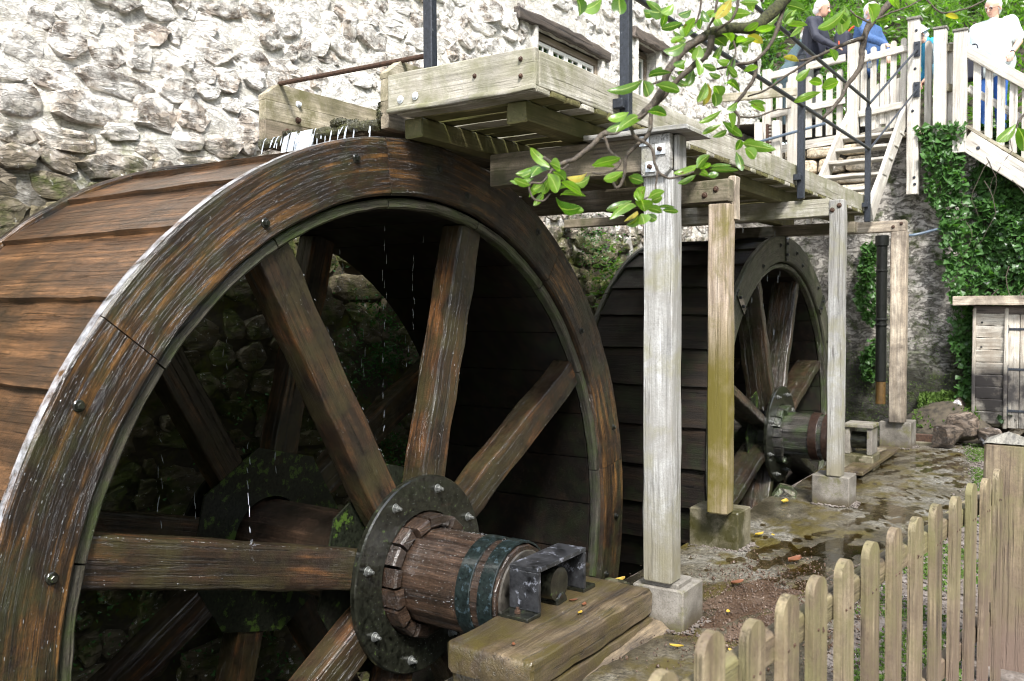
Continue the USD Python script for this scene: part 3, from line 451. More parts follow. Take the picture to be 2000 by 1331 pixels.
# windows: weathered lintel, outer frame, white casements with panes
def window(x0, x1, z0, z1, yf, n, rows, lintel, sag):
    fr = obj('window', merge([box_at((x0, yf, z1 - .07), (x1, yf + .09, z1)), box_at((x0, yf, z0), (x0 + .06, yf + .09, z1 - .072)), box_at((x1 - .06, yf, z0), (x1, yf + .09, z1 - .072)), box_at((x0 + .062, yf, z0), (x1 - .062, yf + .09, z0 + .06))]), 'frame_wood', mill, world=True)
    cw = (x1 - x0 - .14) / n
    for i in range(n):
        a = x0 + .07 + i * cw + .006; b = a + cw - .012; t = z1 - .078; bt = z0 + .068; y0, y1 = yf + .015, yf + .055; mid = (a + b) / 2
        bars = [box_at((a, y0, bt), (a + .035, y1, t), .003), box_at((b - .035, y0, bt), (b, y1, t), .003), box_at((a + .036, y0, t - .04), (b - .036, y1, t), .003), box_at((a + .036, y0, bt), (b - .036, y1, bt + .045), .003), box_at((mid - .008, y0 + .006, bt + .046), (mid + .008, y1 - .006, t - .041), .002)]
        hh = (t - bt - .085) / rows
        for q in range(1, rows): bars.append(box_at((a + .036, y0 + .008, bt + .045 + q * hh - .008), (b - .036, y1 - .008, bt + .045 + q * hh + .008), .002))
        sub('sash', merge(bars), 'white_paint', fr)
        for q in range(rows):
            for u0, u1 in ((a + .036, mid - .009), (mid + .009, b - .036)): sub('pane', box_at((u0, yf + .032, bt + .05 + q * hh), (u1, yf + .036, bt + .04 + (q + 1) * hh), .0005), 'pane_glass', fr)
    v, f = timber_mesh(lintel[1] - lintel[0], .22, lintel[2], .012, 14, .004, int(x0 * 10)); v[:, 2] += -sag * ((v[:, 0] / (lintel[1] - lintel[0]) - .5) ** 2) * 4
    obj('lintel', (v + [lintel[0], WY + .045, z1 + .006 + sag + lintel[2] / 2], f), 'lintel_wood', mill, world=True, smooth=45)
    obj('dark_room', merge([box_at((x0 - .3, 5.75, z0 - .3), (x1 + .3, 5.80, z1 + .3)), box_at((x0 - .1, 5.2, z0 - .1), (x0 - .05, 5.75, z1 + .1)), box_at((x1 + .05, 5.2, z0 - .1), (x1 + .1, 5.75, z1 + .1)), box_at((x0 - .1, 5.16, z1 + .05), (x1 + .1, 5.75, z1 + .1))]), 'earth', mill, world=True)
window(*holes[0], 5.03, 4, 3, (7.45, 9.42, .115), .03)
window(*holes[1], 5.16, 1, 4, (10.05, 11.12, .13), .015)

# ---------------------------------------------------------------- retaining wall under the upper path
ret = thing('retaining_wall', 'rough grey rendered retaining wall with damp streaks below the timber newel', 'wall', (13.2, 3.2, 0))
ys, zs = np.arange(1.45, 5.05, .06), np.arange(-2.6, 4.02, .06)
Yr, Zr = np.meshgrid(ys, zs, indexing='ij')
Xr = 12.98 + .10 * (Zr / 4) - .16 * (fb(np.stack([0 * Yr, Yr * 1.2, Zr * 1.2], -1).reshape(-1, 3), 5).reshape(Yr.shape) - .5) * 2 + .3 * np.clip(1.62 - Yr, 0, 1)
i = np.arange(Yr.size).reshape(Yr.shape)
obj('wall_face', (np.stack([Xr, Yr, Zr], -1).reshape(-1, 3), np.stack([i[:-1, :-1], i[:-1, 1:], i[1:, 1:], i[1:, :-1]], -1).reshape(-1, 4)), 'render_wall', ret, world=True, smooth=True)
obj('coping', box_at((12.95, 1.5, 4.0), (13.4, 5.0, 4.06), .01), 'landing_stone', ret, world=True)
rr_ = np.random.default_rng(5)
z = 3.2
while z < 3.98:   # pale stones of the landing wall beside the steps
    h = rr_.uniform(.16, .24); y = 2.75
    while y < 4.9:
        w = rr_.uniform(.25, .5); hh = min(h, 3.98 - z) - .02
        v, f = vf(trimesh.creation.icosphere(subdivisions=2, radius=1.0)); v = np.sign(v) * np.abs(v) ** .45
        v = v / np.abs(v).max(0) * [.10, w / 2 - .008, hh / 2] * (1 + .12 * (fb(v * 1.3 + y + z) - .5)[:, None] * 2) + [12.93, y + w / 2, z + hh / 2]
        obj('stone', (v, f), 'landing_stone', ret, world=True, smooth=40); y += w
    z += h
# steep earth bank to the right of it, buried in ivy
yb, sb = np.linspace(-12, 1.75, 70), np.linspace(0, 1, 26); Yb, Sb = np.meshgrid(yb, sb, indexing='ij')
Zb = -.05 + Sb * (4.05 - np.clip(1.0 - Yb, 0, 5) * .42); Xb = 13.0 + .5 * Sb + .15 * np.clip(1.6 - Yb, 0, 1) - .25 * (fb(np.stack([0 * Yb, Yb, Zb], -1).reshape(-1, 3)).reshape(Yb.shape) - .5)
i = np.arange(Yb.size).reshape(Yb.shape)
struct('bank', (np.stack([Xb, Yb, Zb], -1).reshape(-1, 3), np.stack([i[:-1, :-1], i[:-1, 1:], i[1:, 1:], i[1:, :-1]], -1).reshape(-1, 4)), 'earth', smooth=True)

# ================================================================ WATER WHEELS
def water_wheel(name, label, group, loc, R, Ri, W, kit, A0, aflange, raxle, yend, sp_w, sp_d, plates=False, nb=36):
    """local frame: axle along y, the front rim's face at y = 0, the shaft end at y = yend (negative)"""
    t = thing(name, label, 'water wheel', loc, group)
    for y0, y1 in ((0.0, .06), (W - .06, W)):
        for k in range(8):
            a0 = A0 + (k - .5) * PI / 4; g = .0012
            (v, f), uv = arc_block(Ri, R, a0 + g, a0 + PI / 4 - g, y0, y1, 22, .012)
            jr = 1 + .006 * (fb(v * [1, 1, 1] * 6.0 + k, 3) - .5); v = v * np.c_[jr, np.ones_like(jr), jr]
            s = obj('rim_segment', (v, f), kit['rim'], t, smooth=False, uv=uv)
            if y0 == 0:
                for da, rr in ((.12 + .05 * math.sin(k * 3), R - .10), (.46 + .06 * math.cos(k * 5), Ri + .08), (.60, R - .13))[:2 + k % 2]:
                    a = a0 + da; c = np.array([rr * math.cos(a), 0, rr * math.sin(a)])
                    sub('bolt', merge([cyl(c + [0, .01, 0], c + [0, -.008, 0], .024, 10), cyl(c + [0, 0, 0], c + [0, -.022, 0], .014, 6)]), 'wet_iron', s)
                if plates:
                    a = a0; M4 = [(r_ * math.cos(a + d), y, r_ * math.sin(a + d)) for r_ in (Ri + .01, R - .01) for d in (-.022, .022) for y in (-.014, -.001)]
                    sub('joint_plate', vf(trimesh.convex.convex_hull(np.array(M4))), 'wet_iron', s)
                    for r_ in (Ri + .08, R - .08): c = np.array([r_ * math.cos(a), 0, r_ * math.sin(a)]); sub('bolt', cyl(c + [0, -.012, 0], c + [0, -.03, 0], .016, 8), 'bracket_iron', s)
    for k in range(16):   # mossy lip just inside the front rim
        a0 = A0 + k * PI / 8; (v, f), uv = arc_block(Ri - .066, Ri - .012, a0 + .002, a0 + PI / 8 - .002, .03, .10, 10, .01); jr = 1 + .008 * (fb(v * 9.0 + k, 3) - .5); v = v * np.c_[jr, np.ones_like(jr), jr]
        obj('rim_lip', (v, f), 'lip_wood', t, smooth=False, uv=uv)
    for k in range(nb):   # bucket boards overlap like slates round the drum; sole boards line it inside
        a = A0 + k * 2 * PI / nb; b = a + 2 * PI / nb
        p = lambda r_, an, y: (r_ * math.cos(an), y, r_ * math.sin(an))
        v = np.array([p(r_, an, y) for y in (.062, W - .062) for r_, an in ((R - .036, a - .010), (R - .010, b), (R - .052, b), (R - .08, a - .010))])
        nn = 12; ys = np.linspace(0, 1, nn)
        ring = [v[:4] + (v[4:] - v[:4]) * s_ + np.random.default_rng(k * 50 + q).normal(0, .0022, (4, 3)) * [1, 0, 1] for q, s_ in enumerate(ys)]
        bv, bf = loft(ring); T = np.eye(4); T[:3, 0] = (0, 1, 0); mid = p(1, (a + b) / 2, 0); T[:3, 2] = mid; T[:3, 1] = np.cross(T[:3, 2], T[:3, 0]); c0 = bv.mean(0); T[:3, 3] = c0
        lv = (bv - c0) @ T[:3, :3]
        o_ = obj('bucket_board', (lv, bf), kit['board'], t, smooth=30); UsdGeom.Xformable(o_).AddTransformOp().Set(Gf.Matrix4d(*T.T.ravel()))
        (sv, sf), _ = arc_block(Ri - .06, Ri - .02, a + .002, b - .002, .105, W - .045, 2, .004)
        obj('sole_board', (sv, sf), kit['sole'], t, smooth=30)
    for y0, y1 in ((.064, .064 + sp_d), (W - .064 - sp_d, W - .064)):
        for k in range(8):
            a = A0 + k * PI / 4; d = np.array([math.cos(a), 0, math.sin(a)]); yc = (y0 + y1) / 2
            T, L = frame(d * (raxle + .05) + [0, yc, 0], d * (Ri - .062) + [0, yc, 0], (0, 1, 0))
            s = obj('spoke', timber_mesh(L, sp_w, sp_d, .014, 10, .003, k), kit['spoke'], t, xf=T)
    # hubs: flange ring, back plate, wedges, bolts
    for yf, front in ((.030, True), (W - .030, False)):
        dr = -1 if front else 1
        k = 64; an = np.arange(k) / k * 2 * PI; ri = raxle + .085
        prof = [(ri, 0), (aflange - .008, 0), (aflange, dr * -.008), (aflange, dr * -.034), (ri, dr * -.034)]
        rings = [np.c_[r_ * np.cos(an), np.full(k, yf + y), r_ * np.sin(an)] for r_, y in prof + prof[:1]]
        v, f = loft(rings, False); f = f if dr > 0 else f[:, ::-1]
        fl = obj('hub_flange', (v, f), kit['iron'], t, smooth=40)
        for q in range(8):
            for off, rb in ((.0, aflange - .075), ):
                a = A0 + q * PI / 4 + off; c = np.array([rb * math.cos(a), yf, rb * math.sin(a)]); nn = np.array([0, dr, 0])
                sub('bolt', merge([cyl(c, c + nn * .005, .026, 14), cyl(c + nn * .005, c + nn * .024, .0185, 6, .1), cyl(c + nn * .02, c + nn * .045, .009, 8)]), 'steel', fl)
        oct_ = np.array([(math.cos(x), math.sin(x)) for x in A0 + np.arange(8) * PI / 4 + PI / 8]) * (aflange * 1.12)
        yp = yf + (.20 if front else -.20)
        hole = Polygon(oct_).difference(Point(0, 0).buffer(raxle + .02, 12))
        pm = trimesh.creation.extrude_polygon(hole, .012); pv = pm.vertices[:, [0, 2, 1]] * [1, 1, 1] + [0, yp, 0]
        obj('hub_plate', (pv, pm.faces[:, ::-1]), 'moss_plate', t, smooth=30)
        nw = 18
        for q in range(nw):
            a0 = q * 2 * PI / nw + .02; a1 = (q + 1) * 2 * PI / nw - .03; jr = np.random.default_rng(q + 3)
            (v, f), _ = arc_block(raxle + .006, raxle + .074 + jr.uniform(-.012, .010), a0, a1, -.022 - jr.uniform(0, .045), .09, 1, .012)
            if not front: v = v * [1, -1, 1] + [0, W, 0]; f = f[:, ::-1]
            obj('wedge', (v, f), kit['axle'], t, smooth=25)
    # faceted axle
    k = 16; an = np.arange(k) / k * 2 * PI + .1
    ysx = [yend, yend + .008] + list(np.linspace(yend + .05, W + .40, 9)) + [W + .41]
    rd = [raxle * .95, raxle * .97] + [raxle * .98, raxle * 1.0] + [raxle] * 7 + [raxle * .96]
    rings = [np.c_[r_ * np.cos(an), np.full(k, y), r_ * np.sin(an)] + np.random.default_rng(int(y * 100) + 999).normal(0, .0015, (k, 3)) for y, r_ in zip(ysx, rd)]
    v, f = loft(rings); T = np.eye(4); T[:3, 0] = (0, 1, 0); T[:3, 1] = (-1, 0, 0); T[:3, 2] = (0, 0, 1)
    ax = obj('axle', (v @ T[:3, :3], f[:, ::-1]), kit['axle'], t, xf=T, smooth=18)
    for y in (yend + .012, yend + .150):
        k2 = 56; an2 = np.arange(k2) / k2 * 2 * PI; w = .085; ra = raxle * .985
        prof = [(ra, y), (ra + .010, y), (ra + .012, y + .006), (ra + .014, y + w), (ra, y + w)]
        v, f = loft([np.c_[r_ * np.cos(an2), np.full(k2, yy), r_ * np.sin(an2)] for r_, yy in prof + prof[:1]], False)
        obj('iron_band', (v, f[:, ::-1]), kit['band'], t, smooth=40)
    obj('end_plate', cyl((0, yend + .002, 0), (0, yend - .012, 0), raxle * .86, 40, .03), 'rim_end', t, smooth=40)
    obj('gudgeon', merge([cyl((0, yend, 0), (0, yend - .24, 0), .05, 20), cyl((0, yend - .06, 0), (0, yend - .12, 0), .07, 20)]), 'wet_iron', t, smooth=40)
    return t
kit1 = dict(rim='wheel_rim', board='wheel_board', sole='sole_wood', spoke='spoke_wood', iron='wet_iron', axle='axle_wood', band='band_iron')
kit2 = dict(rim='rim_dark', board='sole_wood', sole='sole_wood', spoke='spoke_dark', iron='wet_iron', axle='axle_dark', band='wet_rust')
HUB1, HUB2 = np.array([3.773, 3.12, .2275]), np.array([9.76, 2.96, .30])
w1 = water_wheel('waterwheel', 'big brown wet timber water wheel turning nearest the camera', 'overshot water wheels', HUB1, 2.385, 2.085, 1.53, kit1, math.radians(30), .545, .262, -.63, .205, .16)
w2 = water_wheel('waterwheel', 'mossy dark second water wheel behind the tall timber posts', 'overshot water wheels', HUB2, 2.18, 1.90, 1.45, kit2, math.radians(22), .53, .25, -.55, .10, .30, plates=True)

# ---------------------------------------------------------------- first wheel's bearing block and bracket
blk = thing('bearing_block', 'two thick stacked timbers carrying the big wheel\'s bearing bracket', 'timber block', (3.64, 2.19, .02))
beam('block_timber', (3.045, 2.19, .155), (4.225, 2.19, .155), .455, .135, 'block_wood', blk, ch=.014, n=10, jit=.003)
beam('block_timber', (3.075, 2.185, .02), (4.215, 2.185, .02), .45, .125, 'block_wood', blk, ch=.012, n=10, jit=.003, seed=4)
def bracket(label, c, wx, wy, h, m, foot=.10):
    t = thing('bearing_bracket', label, 'bracket', c)
    a = .022; x0, x1, y0, y1 = -wx / 2, wx / 2, -wy / 2, wy / 2
    obj('bracket_top', box_at((x0, y0, h - a), (x1, y1, h), .003), m, t); obj('bracket_side', box_at((x0, y0, a), (x0 + a, y1, h - a - .001), .003), m, t); obj('bracket_side', box_at((x1 - a, y0, a), (x1, y1, h - a - .001), .003), m, t)
    obj('bracket_foot', box_at((x0 - foot, y0, 0), (x0 + a, y1, a - .001), .003), 'wet_iron', t); obj('bracket_foot', box_at((x1 - a, y0, 0), (x1 + foot, y1, a - .001), .003), 'wet_iron', t)
    for x in (x0 - foot * .55, x1 + foot * .55): obj('bolt', merge([cyl((x, 0, a - .001), (x, 0, a + .016), .016, 6), cyl((x, 0, a), (x, 0, a + .03), .009, 8)]), 'rust', t)
    obj('bearing_shell', vf(m3.Manifold.cylinder(wy * .72, h * .36, h * .36, 28, True).rotate((90, 0, 0)).translate((0, 0, h * .42)) - m3.Manifold.cube((2, 2, .6), True).translate((0, 0, -.297))), 'wet_iron', t)
    return t
bracket('rust-streaked iron bracket over the end of the big wheel\'s axle', (3.755, 2.32, .224), .46, .17, .235, 'bracket_iron')
# second bearing on its pale stone support
b2 = thing('bearing_support', 'mossy grey box support holding the second wheel\'s axle end', 'bearing support', (9.8, 2.2, 0))
obj('support_base', box_at((9.60, 2.0, -.02), (9.95, 2.32, .16), .012), 'concrete_mossy', b2, world=True)
for y in (2.05, 2.27): obj('support_side', box_at((9.64, y - .025, .162), (9.92, y + .025, .44), .005), 'concrete', b2, world=True)
obj('support_top', box_at((9.62, 2.01, .442), (9.94, 2.31, .48), .006), 'concrete', b2, world=True)
obj('bearing', cyl((9.76, 2.06, .3), (9.76, 2.30, .3), .09, 20), 'wet_iron', b2, world=True)
# rough log and rubble under the block, at the pit's edge
lg = spline([(3.35, 2.03, -.045), (3.7, 2.0, -.05), (4.05, 1.98, -.04), (4.30, 1.95, -.03)], 8)
v, f = tube(lg, np.linspace(.085, .10, len(lg)), 12); v = v + (fb(v * 9)[:, None] - .5) * .05
tag(obj('split_log', (v, f), 'log_wood', None, smooth=40), 'bark-stripped split log lying under the bearing block timbers', 'log')
def rock_mesh(c, s, seed, e=.6, sub_=3):
    v, f = vf(trimesh.creation.icosphere(subdivisions=sub_, radius=1.0)); rr = np.random.default_rng(seed)
    v = np.sign(v) * np.abs(v) ** e
    for _ in range(11):   # broken faces
        d = rr.normal(size=3); d /= np.linalg.norm(d); h = v @ d; cut = rr.uniform(.48, .80); v = v - np.clip(h - cut, 0, 9)[:, None] * d
    v = v * (1 + .10 * (fb(v * 2.2 + seed, 4) - .5)[:, None]); return v * s + c, f
def boulder(label, c, s, seed, m='boulder', group=None): return tag(obj('boulder', rock_mesh(np.array(c, float), np.array(s, float), seed), m, None, smooth=16), label, 'rock', group)
boulder('large brown broken rock beside the shed\'s foot, upper of two', (12.0, 1.52, .22), (.22, .24, .26), 3)
boulder('sharp-edged rock with a pale wet patch, lower of two by the path', (11.55, 1.60, .12), (.18, .22, .18), 5)
boulder('small flat stone wedged right of the two big rocks', (12.0, 1.20, .10), (.20, .16, .14), 8)
boulder('dark squarish stone at the mossy wall foot above the big rocks', (12.75, 1.62, .42), (.14, .14, .15), 11)
boulder('rubble lump at the pit edge under the wheel hub', (3.0, 2.42, -.12), (.22, .16, .12), 14, 'pit_rock')
boulder('wet rubble ridge between the bearing block and the first footing', (4.32, 2.22, .08), (.14, .12, .13), 17, 'pit_rock')
boulder('wet stone beside the third footing at the pit edge', (7.9, 2.40, .02), (.22, .16, .09), 19, 'pit_rock')

# ---------------------------------------------------------------- concrete footings
def footing(label, x0, x1, y0, y1, h, m, seed):
    v, f = box_at((x0, y0, -.08), (x1, y1, h), .008); t = trimesh.Trimesh(v, f).subdivide().subdivide().subdivide(); v = t.vertices + (fb(t.vertices * 7 + seed)[:, None] - .5) * .005
    tag(obj('concrete_footing', (v, t.faces), m, None, smooth=30), label, 'footing', None)
footing('dry grey concrete footing under the nearest tall timber post', 4.23, 4.50, 1.80, 2.09, .235, 'concrete', 1)
tag(obj('packing_slab', box_at((4.25, 1.835, .232), (4.43, 2.05, .262), .006), 'concrete', None), 'thin packing slab between the nearest post and its footing', 'slab')
footing('dark moss-stained concrete footing under the yellow-green post', 5.88, 6.14, 2.10, 2.46, .285, 'concrete_mossy', 2)
footing('grey concrete footing under the silver post beside the path', 7.69, 7.95, 1.79, 2.10, .27, 'concrete', 3)
footing('pale concrete footing under the farthest short post', 11.26, 11.62, 1.93, 2.28, .33, 'concrete', 4)

# ---------------------------------------------------------------- the timber walkway on posts
wk = thing('timber_walkway', 'raised weathered timber walkway on posts above the water wheels', 'walkway', (7, 2.7, 2.6))
SY, XA, XB = 2.25, 3.53, 10.32
def plank_between(x0, x1): pass
beam('side_board', (XA + .045, SY + .018, 2.836), (7.0, SY + .018, 2.836), .036, .175, 'deck_wood', wk, n=10); beam('side_board', (7.004, SY + .018, 2.836), (XB, SY + .018, 2.836), .036, .175, 'deck_wood', wk, n=10, seed=3)
beam('end_board', (XA + .02, SY, 2.838), (XA + .02, 3.17, 2.838), .04, .18, 'deck_wood', wk, n=6, seed=5)
beam('side_board', (XA + .6, 3.14, 2.836), (XB, 3.14, 2.836), .036, .175, 'deck_wood', wk, n=10, seed=8)
beam('edge_strip', (XA - .012, SY - .012, 2.733), (XA - .012, 3.16, 2.733), .03, .026, 'deck_wood', wk, n=6, seed=11)
x = XA + .01; q = 0
while x < XB - .1:     # deck planks with open gaps
    w = .118 + .006 * math.sin(q * 7.1)
    beam('deck_plank', (x + w / 2, SY - .005, 2.732), (x + w / 2, 3.12, 2.732), w, .028, 'joist_wood' if q % 3 else 'deck_wood', wk, n=4, seed=q, ch=.004); x += w + .024; q += 1
for y, x0 in ((2.43, 3.64), (3.09, 3.64)): beam('joist', (x0, y, 2.664), (7.6, y, 2.664), .125, .105, 'joist_wood', wk, n=8, seed=int(y * 10), ch=.008); beam('joist', (7.604, y, 2.664), (10.3, y, 2.664), .125, .105, 'joist_wood', wk, n=8, seed=int(y * 20), ch=.008)
# cross beams on the posts
beam('cross_beam', (4.285, 1.87, 2.505), (4.285, 3.02, 2.505), .09, .185, 'beam_wood', wk, n=6, seed=2)
beam('cross_beam', (5.80, 2.13, 2.49), (5.80, 4.9, 2.49), .10, .15, 'beam_wood', wk, n=6, seed=3)
beam('cross_beam', (7.74, 1.975, 2.54), (7.74, 3.6, 2.54), .11, .15, 'deck_wood', wk, n=6, seed=4)
beam('cross_beam', (11.28, 2.005, 2.655), (11.28, 3.2, 2.655), .14, .13, 'tan_post_wood', wk, n=6, seed=6)
beam('cross_beam', (9.9, 2.26, 2.55), (9.9, 3.7, 2.55), .12, .12, 'beam_wood', wk, n=6, seed=7)
beam('cap_board', (4.33, 1.76, 2.604), (4.33, 2.35, 2.604), .34, .026, 'post_wood', wk, n=5, seed=6, ch=.004)
# posts
beam('post', (4.285, 1.945, .262), (4.285, 1.945, 2.405), .165, .125, 'post_wood', wk, up=(1, 0, 0), n=12, ch=.008, seed=1, label='nearest tall silver-grey timber post')
prof = [(-.08, -.105), (.055, -.105), (.08, -.075), (.08, .105), (-.08, .105)]
T = np.eye(4); T[:3, 0] = (-1, 0, 0); T[:3, 1] = (0, -1, 0); T[:3, 2] = (0, 0, 1); T[:3, 3] = (4.235, 1.945, 2.485)
v, f = timber_mesh(.04, .16, .21, .004, 1, 0, 0, prof); fx = obj('face_board', (v, f), 'post_wood', wk, xf=T, world=True)
beam('face_board', (4.29, 1.85, 2.40), (4.29, 1.85, 2.588), .03, .10, 'post_wood', wk, up=(1, 0, 0), n=3, seed=5)
for y, z in ((2.005, 2.56), (1.915, 2.51), (1.97, 2.425)):
    wq = obj('square_washer', box_at((4.186, y - .027, z - .027), (4.1945, y + .027, z + .027), .002), 'zinc', wk, world=True)
    wq_c = cyl((4.187, y, z), (4.172, y, z), .013, 6); sub('nut', merge([wq_c, cyl((4.178, y, z), (4.160, y, z - .004), .007, 6)]), 'rust', wq, xf=None) if False else obj('nut', merge([wq_c, cyl((4.178, y, z), (4.160, y, z - .004), .007, 6)]), 'rust', wk, world=True)
beam('post', (5.83, 2.21, .285), (5.83, 2.21, 2.41), .145, .145, 'new_post_wood', wk, up=(1, 0, 0), n=12, ch=.012, seed=2, label='newer reddish post, yellow-green with algae below')
beam('post', (5.92, 2.155, 2.30), (5.92, 2.155, 2.60), .05, .10, 'tan_post_wood', wk, up=(1, 0, 0), n=3, seed=9)
beam('post', (7.745, 1.915, .27), (7.745, 1.915, 2.60), .12, .13, 'post_wood', wk, up=(1, 0, 0), n=12, ch=.006, seed=3, label='silver-grey post beside the second wheel hub')
beam('post', (11.28, 2.08, .33), (11.28, 2.08, 2.588), .175, .15, 'tan_post_wood', wk, up=(1, 0, 0), n=12, ch=.008, seed=4, label='short tan post darkened at its base')
def coach_bolt(c, n, m='rust', r=.014, parent=wk): obj('bolt', merge([cyl(np.array(c), np.array(c) + np.array(n) * .004, r * 1.5, 12), cyl(np.array(c), np.array(c) + np.array(n) * .014, r, 10, .5)]), m, parent, world=True)
for y, z in ((1.925, 2.545), (1.885, 2.50)): pass
for y, z in ((1.888, 2.55), (1.945, 2.515)): coach_bolt((7.68, y, z), (-1, 0, 0))
for y, z in ((2.05, 2.68), (2.14, 2.645)): coach_bolt((11.21, y, z), (-1, 0, 0))
for y, z in ((2.22, 2.50), (2.30, 2.465)): coach_bolt((5.75, y, z), (-1, 0, 0))
for y, z in ((3.08, 2.79), (2.98, 2.795)): coach_bolt((XA, y, z), (-1, 0, 0), 'zinc')
for y, z in ((2.33, 2.88), (2.33, 2.80), (2.60, 2.84)): coach_bolt((XA, y, z), (-1, 0, 0), 'rust', .008)

# ---------------------------------------------------------------- iron handrail
hr = thing('iron_handrail', 'black iron handrail of flat uprights and two round rails along the walkway', 'handrail', (7, 2.2, 2.62))
UX = (4.38, 7.675, 10.172)
def upright(x, y, z0, z1, w=.058, d=.05):
    v, f = timber_mesh(z1 - z0, w, d, .005, 3, 0, 0); T, L = frame((x, y, z0), (x, y, z1), (1, 0, 0)); obj('upright', (v, f), 'black_iron', hr, xf=T, world=True)
    tip = vf(trimesh.convex.convex_hull(np.array([(x + a * d / 2, y + b * w / 2, z1) for a in (-1, 1) for b in (-1, 1)] + [(x, y + b * .006, z1 + .06) for b in (-1, 1)]))); obj('tip', tip, 'black_iron', hr, world=True)
for x in UX: upright(x, 2.205, 2.625, 3.84)
upright(3.61, 2.945, 2.75, 3.84)
for z in (3.90, 3.405):
    obj('rail', cyl((3.0, 2.19, z), (10.172, 2.19, z + .008), .017, 12), 'black_iron', hr, world=True)
obj('rail', cyl((10.172, 2.19, 3.905), (12.79, 2.17, 5.10), .015, 10), 'black_iron', hr, world=True); obj('rail', cyl((10.172, 2.19, 3.41), (12.79, 2.17, 4.57), .012, 10), 'black_iron', hr, world=True)
for z in (5.10, 4.57):
    obj('fixing_plate', box_at((12.775, 2.13, z - .10), (12.788, 2.21, z + .10), .002), 'black_iron', hr, world=True)
    for dz in (.07, -.07): obj('bolt', cyl((12.776, 2.17, z + dz), (12.760, 2.17, z + dz), .014, 8), 'black_iron', hr, world=True)
for x in UX: obj('side_clip', box_at((x - .075, 2.19, 2.78), (x - .03, 2.249, 2.83), .003), 'black_iron', hr, world=True)

# ---------------------------------------------------------------- launder that feeds the wheels
tr = thing('wooden_launder', 'wooden water launder with an open end spilling over the big wheel', 'launder', (3.6, 3.7, 2.68))
def launder_board(y, x0, x1, z0, z1, th, seed, m='trough_wood'):
    prof_len = x1 - x0; h = z1 - z0; hs = [0, .38, .70, 1.0]
    for q in range(3):
        a, b = z0 + h * hs[q] + .001, z0 + h * hs[q + 1] - .001
        x_s = x0; 
        if q == 2:
            pts = np.array([(x0, a), (x0, a + (b - a) * .25), (x0 + .11, b), (x1, b), (x1, a)]); pm = trimesh.creation.extrude_polygon(Polygon(pts), th)
            vv = pm.vertices[:, [0, 2, 1]] + [0, y - th / 2, 0]; c = np.array([x0, y, (a + b) / 2]); T = np.eye(4); T[:3, 3] = c; obj('trough_board', (vv - c, pm.faces), m, tr, xf=T, world=True, smooth=20)
        else: beam('trough_board', (x0, y, (a + b) / 2), (x1, y, (a + b) / 2), th, b - a, 'beam_wood' if q == 0 else m, tr, n=10, seed=seed + q, ch=.004)
launder_board(4.24, 3.60, 10.0, 2.70, 3.07, .06, 3); launder_board(3.215, 3.55, 4.6, 2.66, 3.035, .055, 7)
for q in range(6): beam('floor_plank', (3.60 + .01 * (q % 2), 3.33 + q * .165, 2.684), (9.95, 3.33 + q * .165, 2.684), .16, .035, 'beam_wood', tr, n=8, seed=q)
obj('tie_bar', cyl((3.72, 4.22, 3.075), (3.66, 3.0, 3.035), .014, 10), 'rust', tr, world=True)
for x, z, m in ((3.86, 2.975, 'zinc'), (3.855, 2.875, 'rust'), (3.77, 2.79, 'rust'), (4.1, 2.76, 'rust')): obj('bolt', merge([cyl((x, 4.209, z), (x, 4.203, z), .021, 14), cyl((x, 4.205, z), (x, 4.185, z), .013, 8)]), m, tr, world=True)
for x in (5.0, 6.6, 8.4): beam('bearer', (x, 3.18, 2.62), (x, 4.95, 2.62), .12, .09, 'beam_wood', tr, n=5, seed=int(x))
# moss on the spill edge
rm = np.random.default_rng(3)
def clump(c, s, n, L, rr, flat=.5):
    c = np.array(c, float); V, F = [], []
    d = rr.normal(size=(n, 3)); d[:, 2] = np.abs(d[:, 2]); d /= np.linalg.norm(d, axis=1, keepdims=True); p = c + d * rr.uniform(.55, 1.0, (n, 1)) * s
    return leaves(p, d, L, rr)
def leaves(p, d, L, rr, wid=.5, fold=.12, droop=.25):
    """leaf blades: base points p, directions d, length L (scalar or array); four triangles each"""
    n = len(p); L = np.broadcast_to(L, n) * rr.uniform(.65, 1.25, n)
    s = np.cross(d, rr.normal(size=(n, 3))); s /= np.maximum(np.linalg.norm(s, axis=1, keepdims=True), 1e-6); u = np.cross(s, d)
    Lc = L[:, None]; w = s * Lc * wid / 2
    a, tip = p, p + d * Lc - u * Lc * droop * .6; mid = p + d * Lc * .5
    l, r_ = mid + w + u * Lc * fold, mid - w + u * Lc * fold
    v = np.stack([a, l, tip, r_, mid], 1).reshape(-1, 3); k = np.arange(n)[:, None, None] * 5
    f = (np.array([[0, 4, 1], [1, 4, 2], [2, 4, 3], [3, 4, 0]])[None] + k).reshape(-1, 3)
    return v, f
mp = []
lip = spline([(3.585, 3.26, 2.692), (3.59, 3.5, 2.70), (3.58, 3.8, 2.694), (3.59, 4.02, 2.69), (3.585, 4.22, 2.682)], 10)
lv, lf_ = tube(lip, .026 + .012 * fb(lip * 9, 2), 10); lv = lv + (fb(lv * 30)[:, None] - .5) * .02; mp.append((lv, lf_))
for cc, ss in (((3.63, 3.98, 2.715), (.09, .05, .03)), ((3.66, 3.58, 2.735), (.12, .07, .035)), ((3.57, 3.25, 2.745), (.022, .022, .06))):
    v_, f_ = vf(trimesh.creation.icosphere(subdivisions=3, radius=1.0)); v_ = v_ * ss + cc; mp.append((v_ + (fb(v_ * 26)[:, None] - .5) * .03, f_))
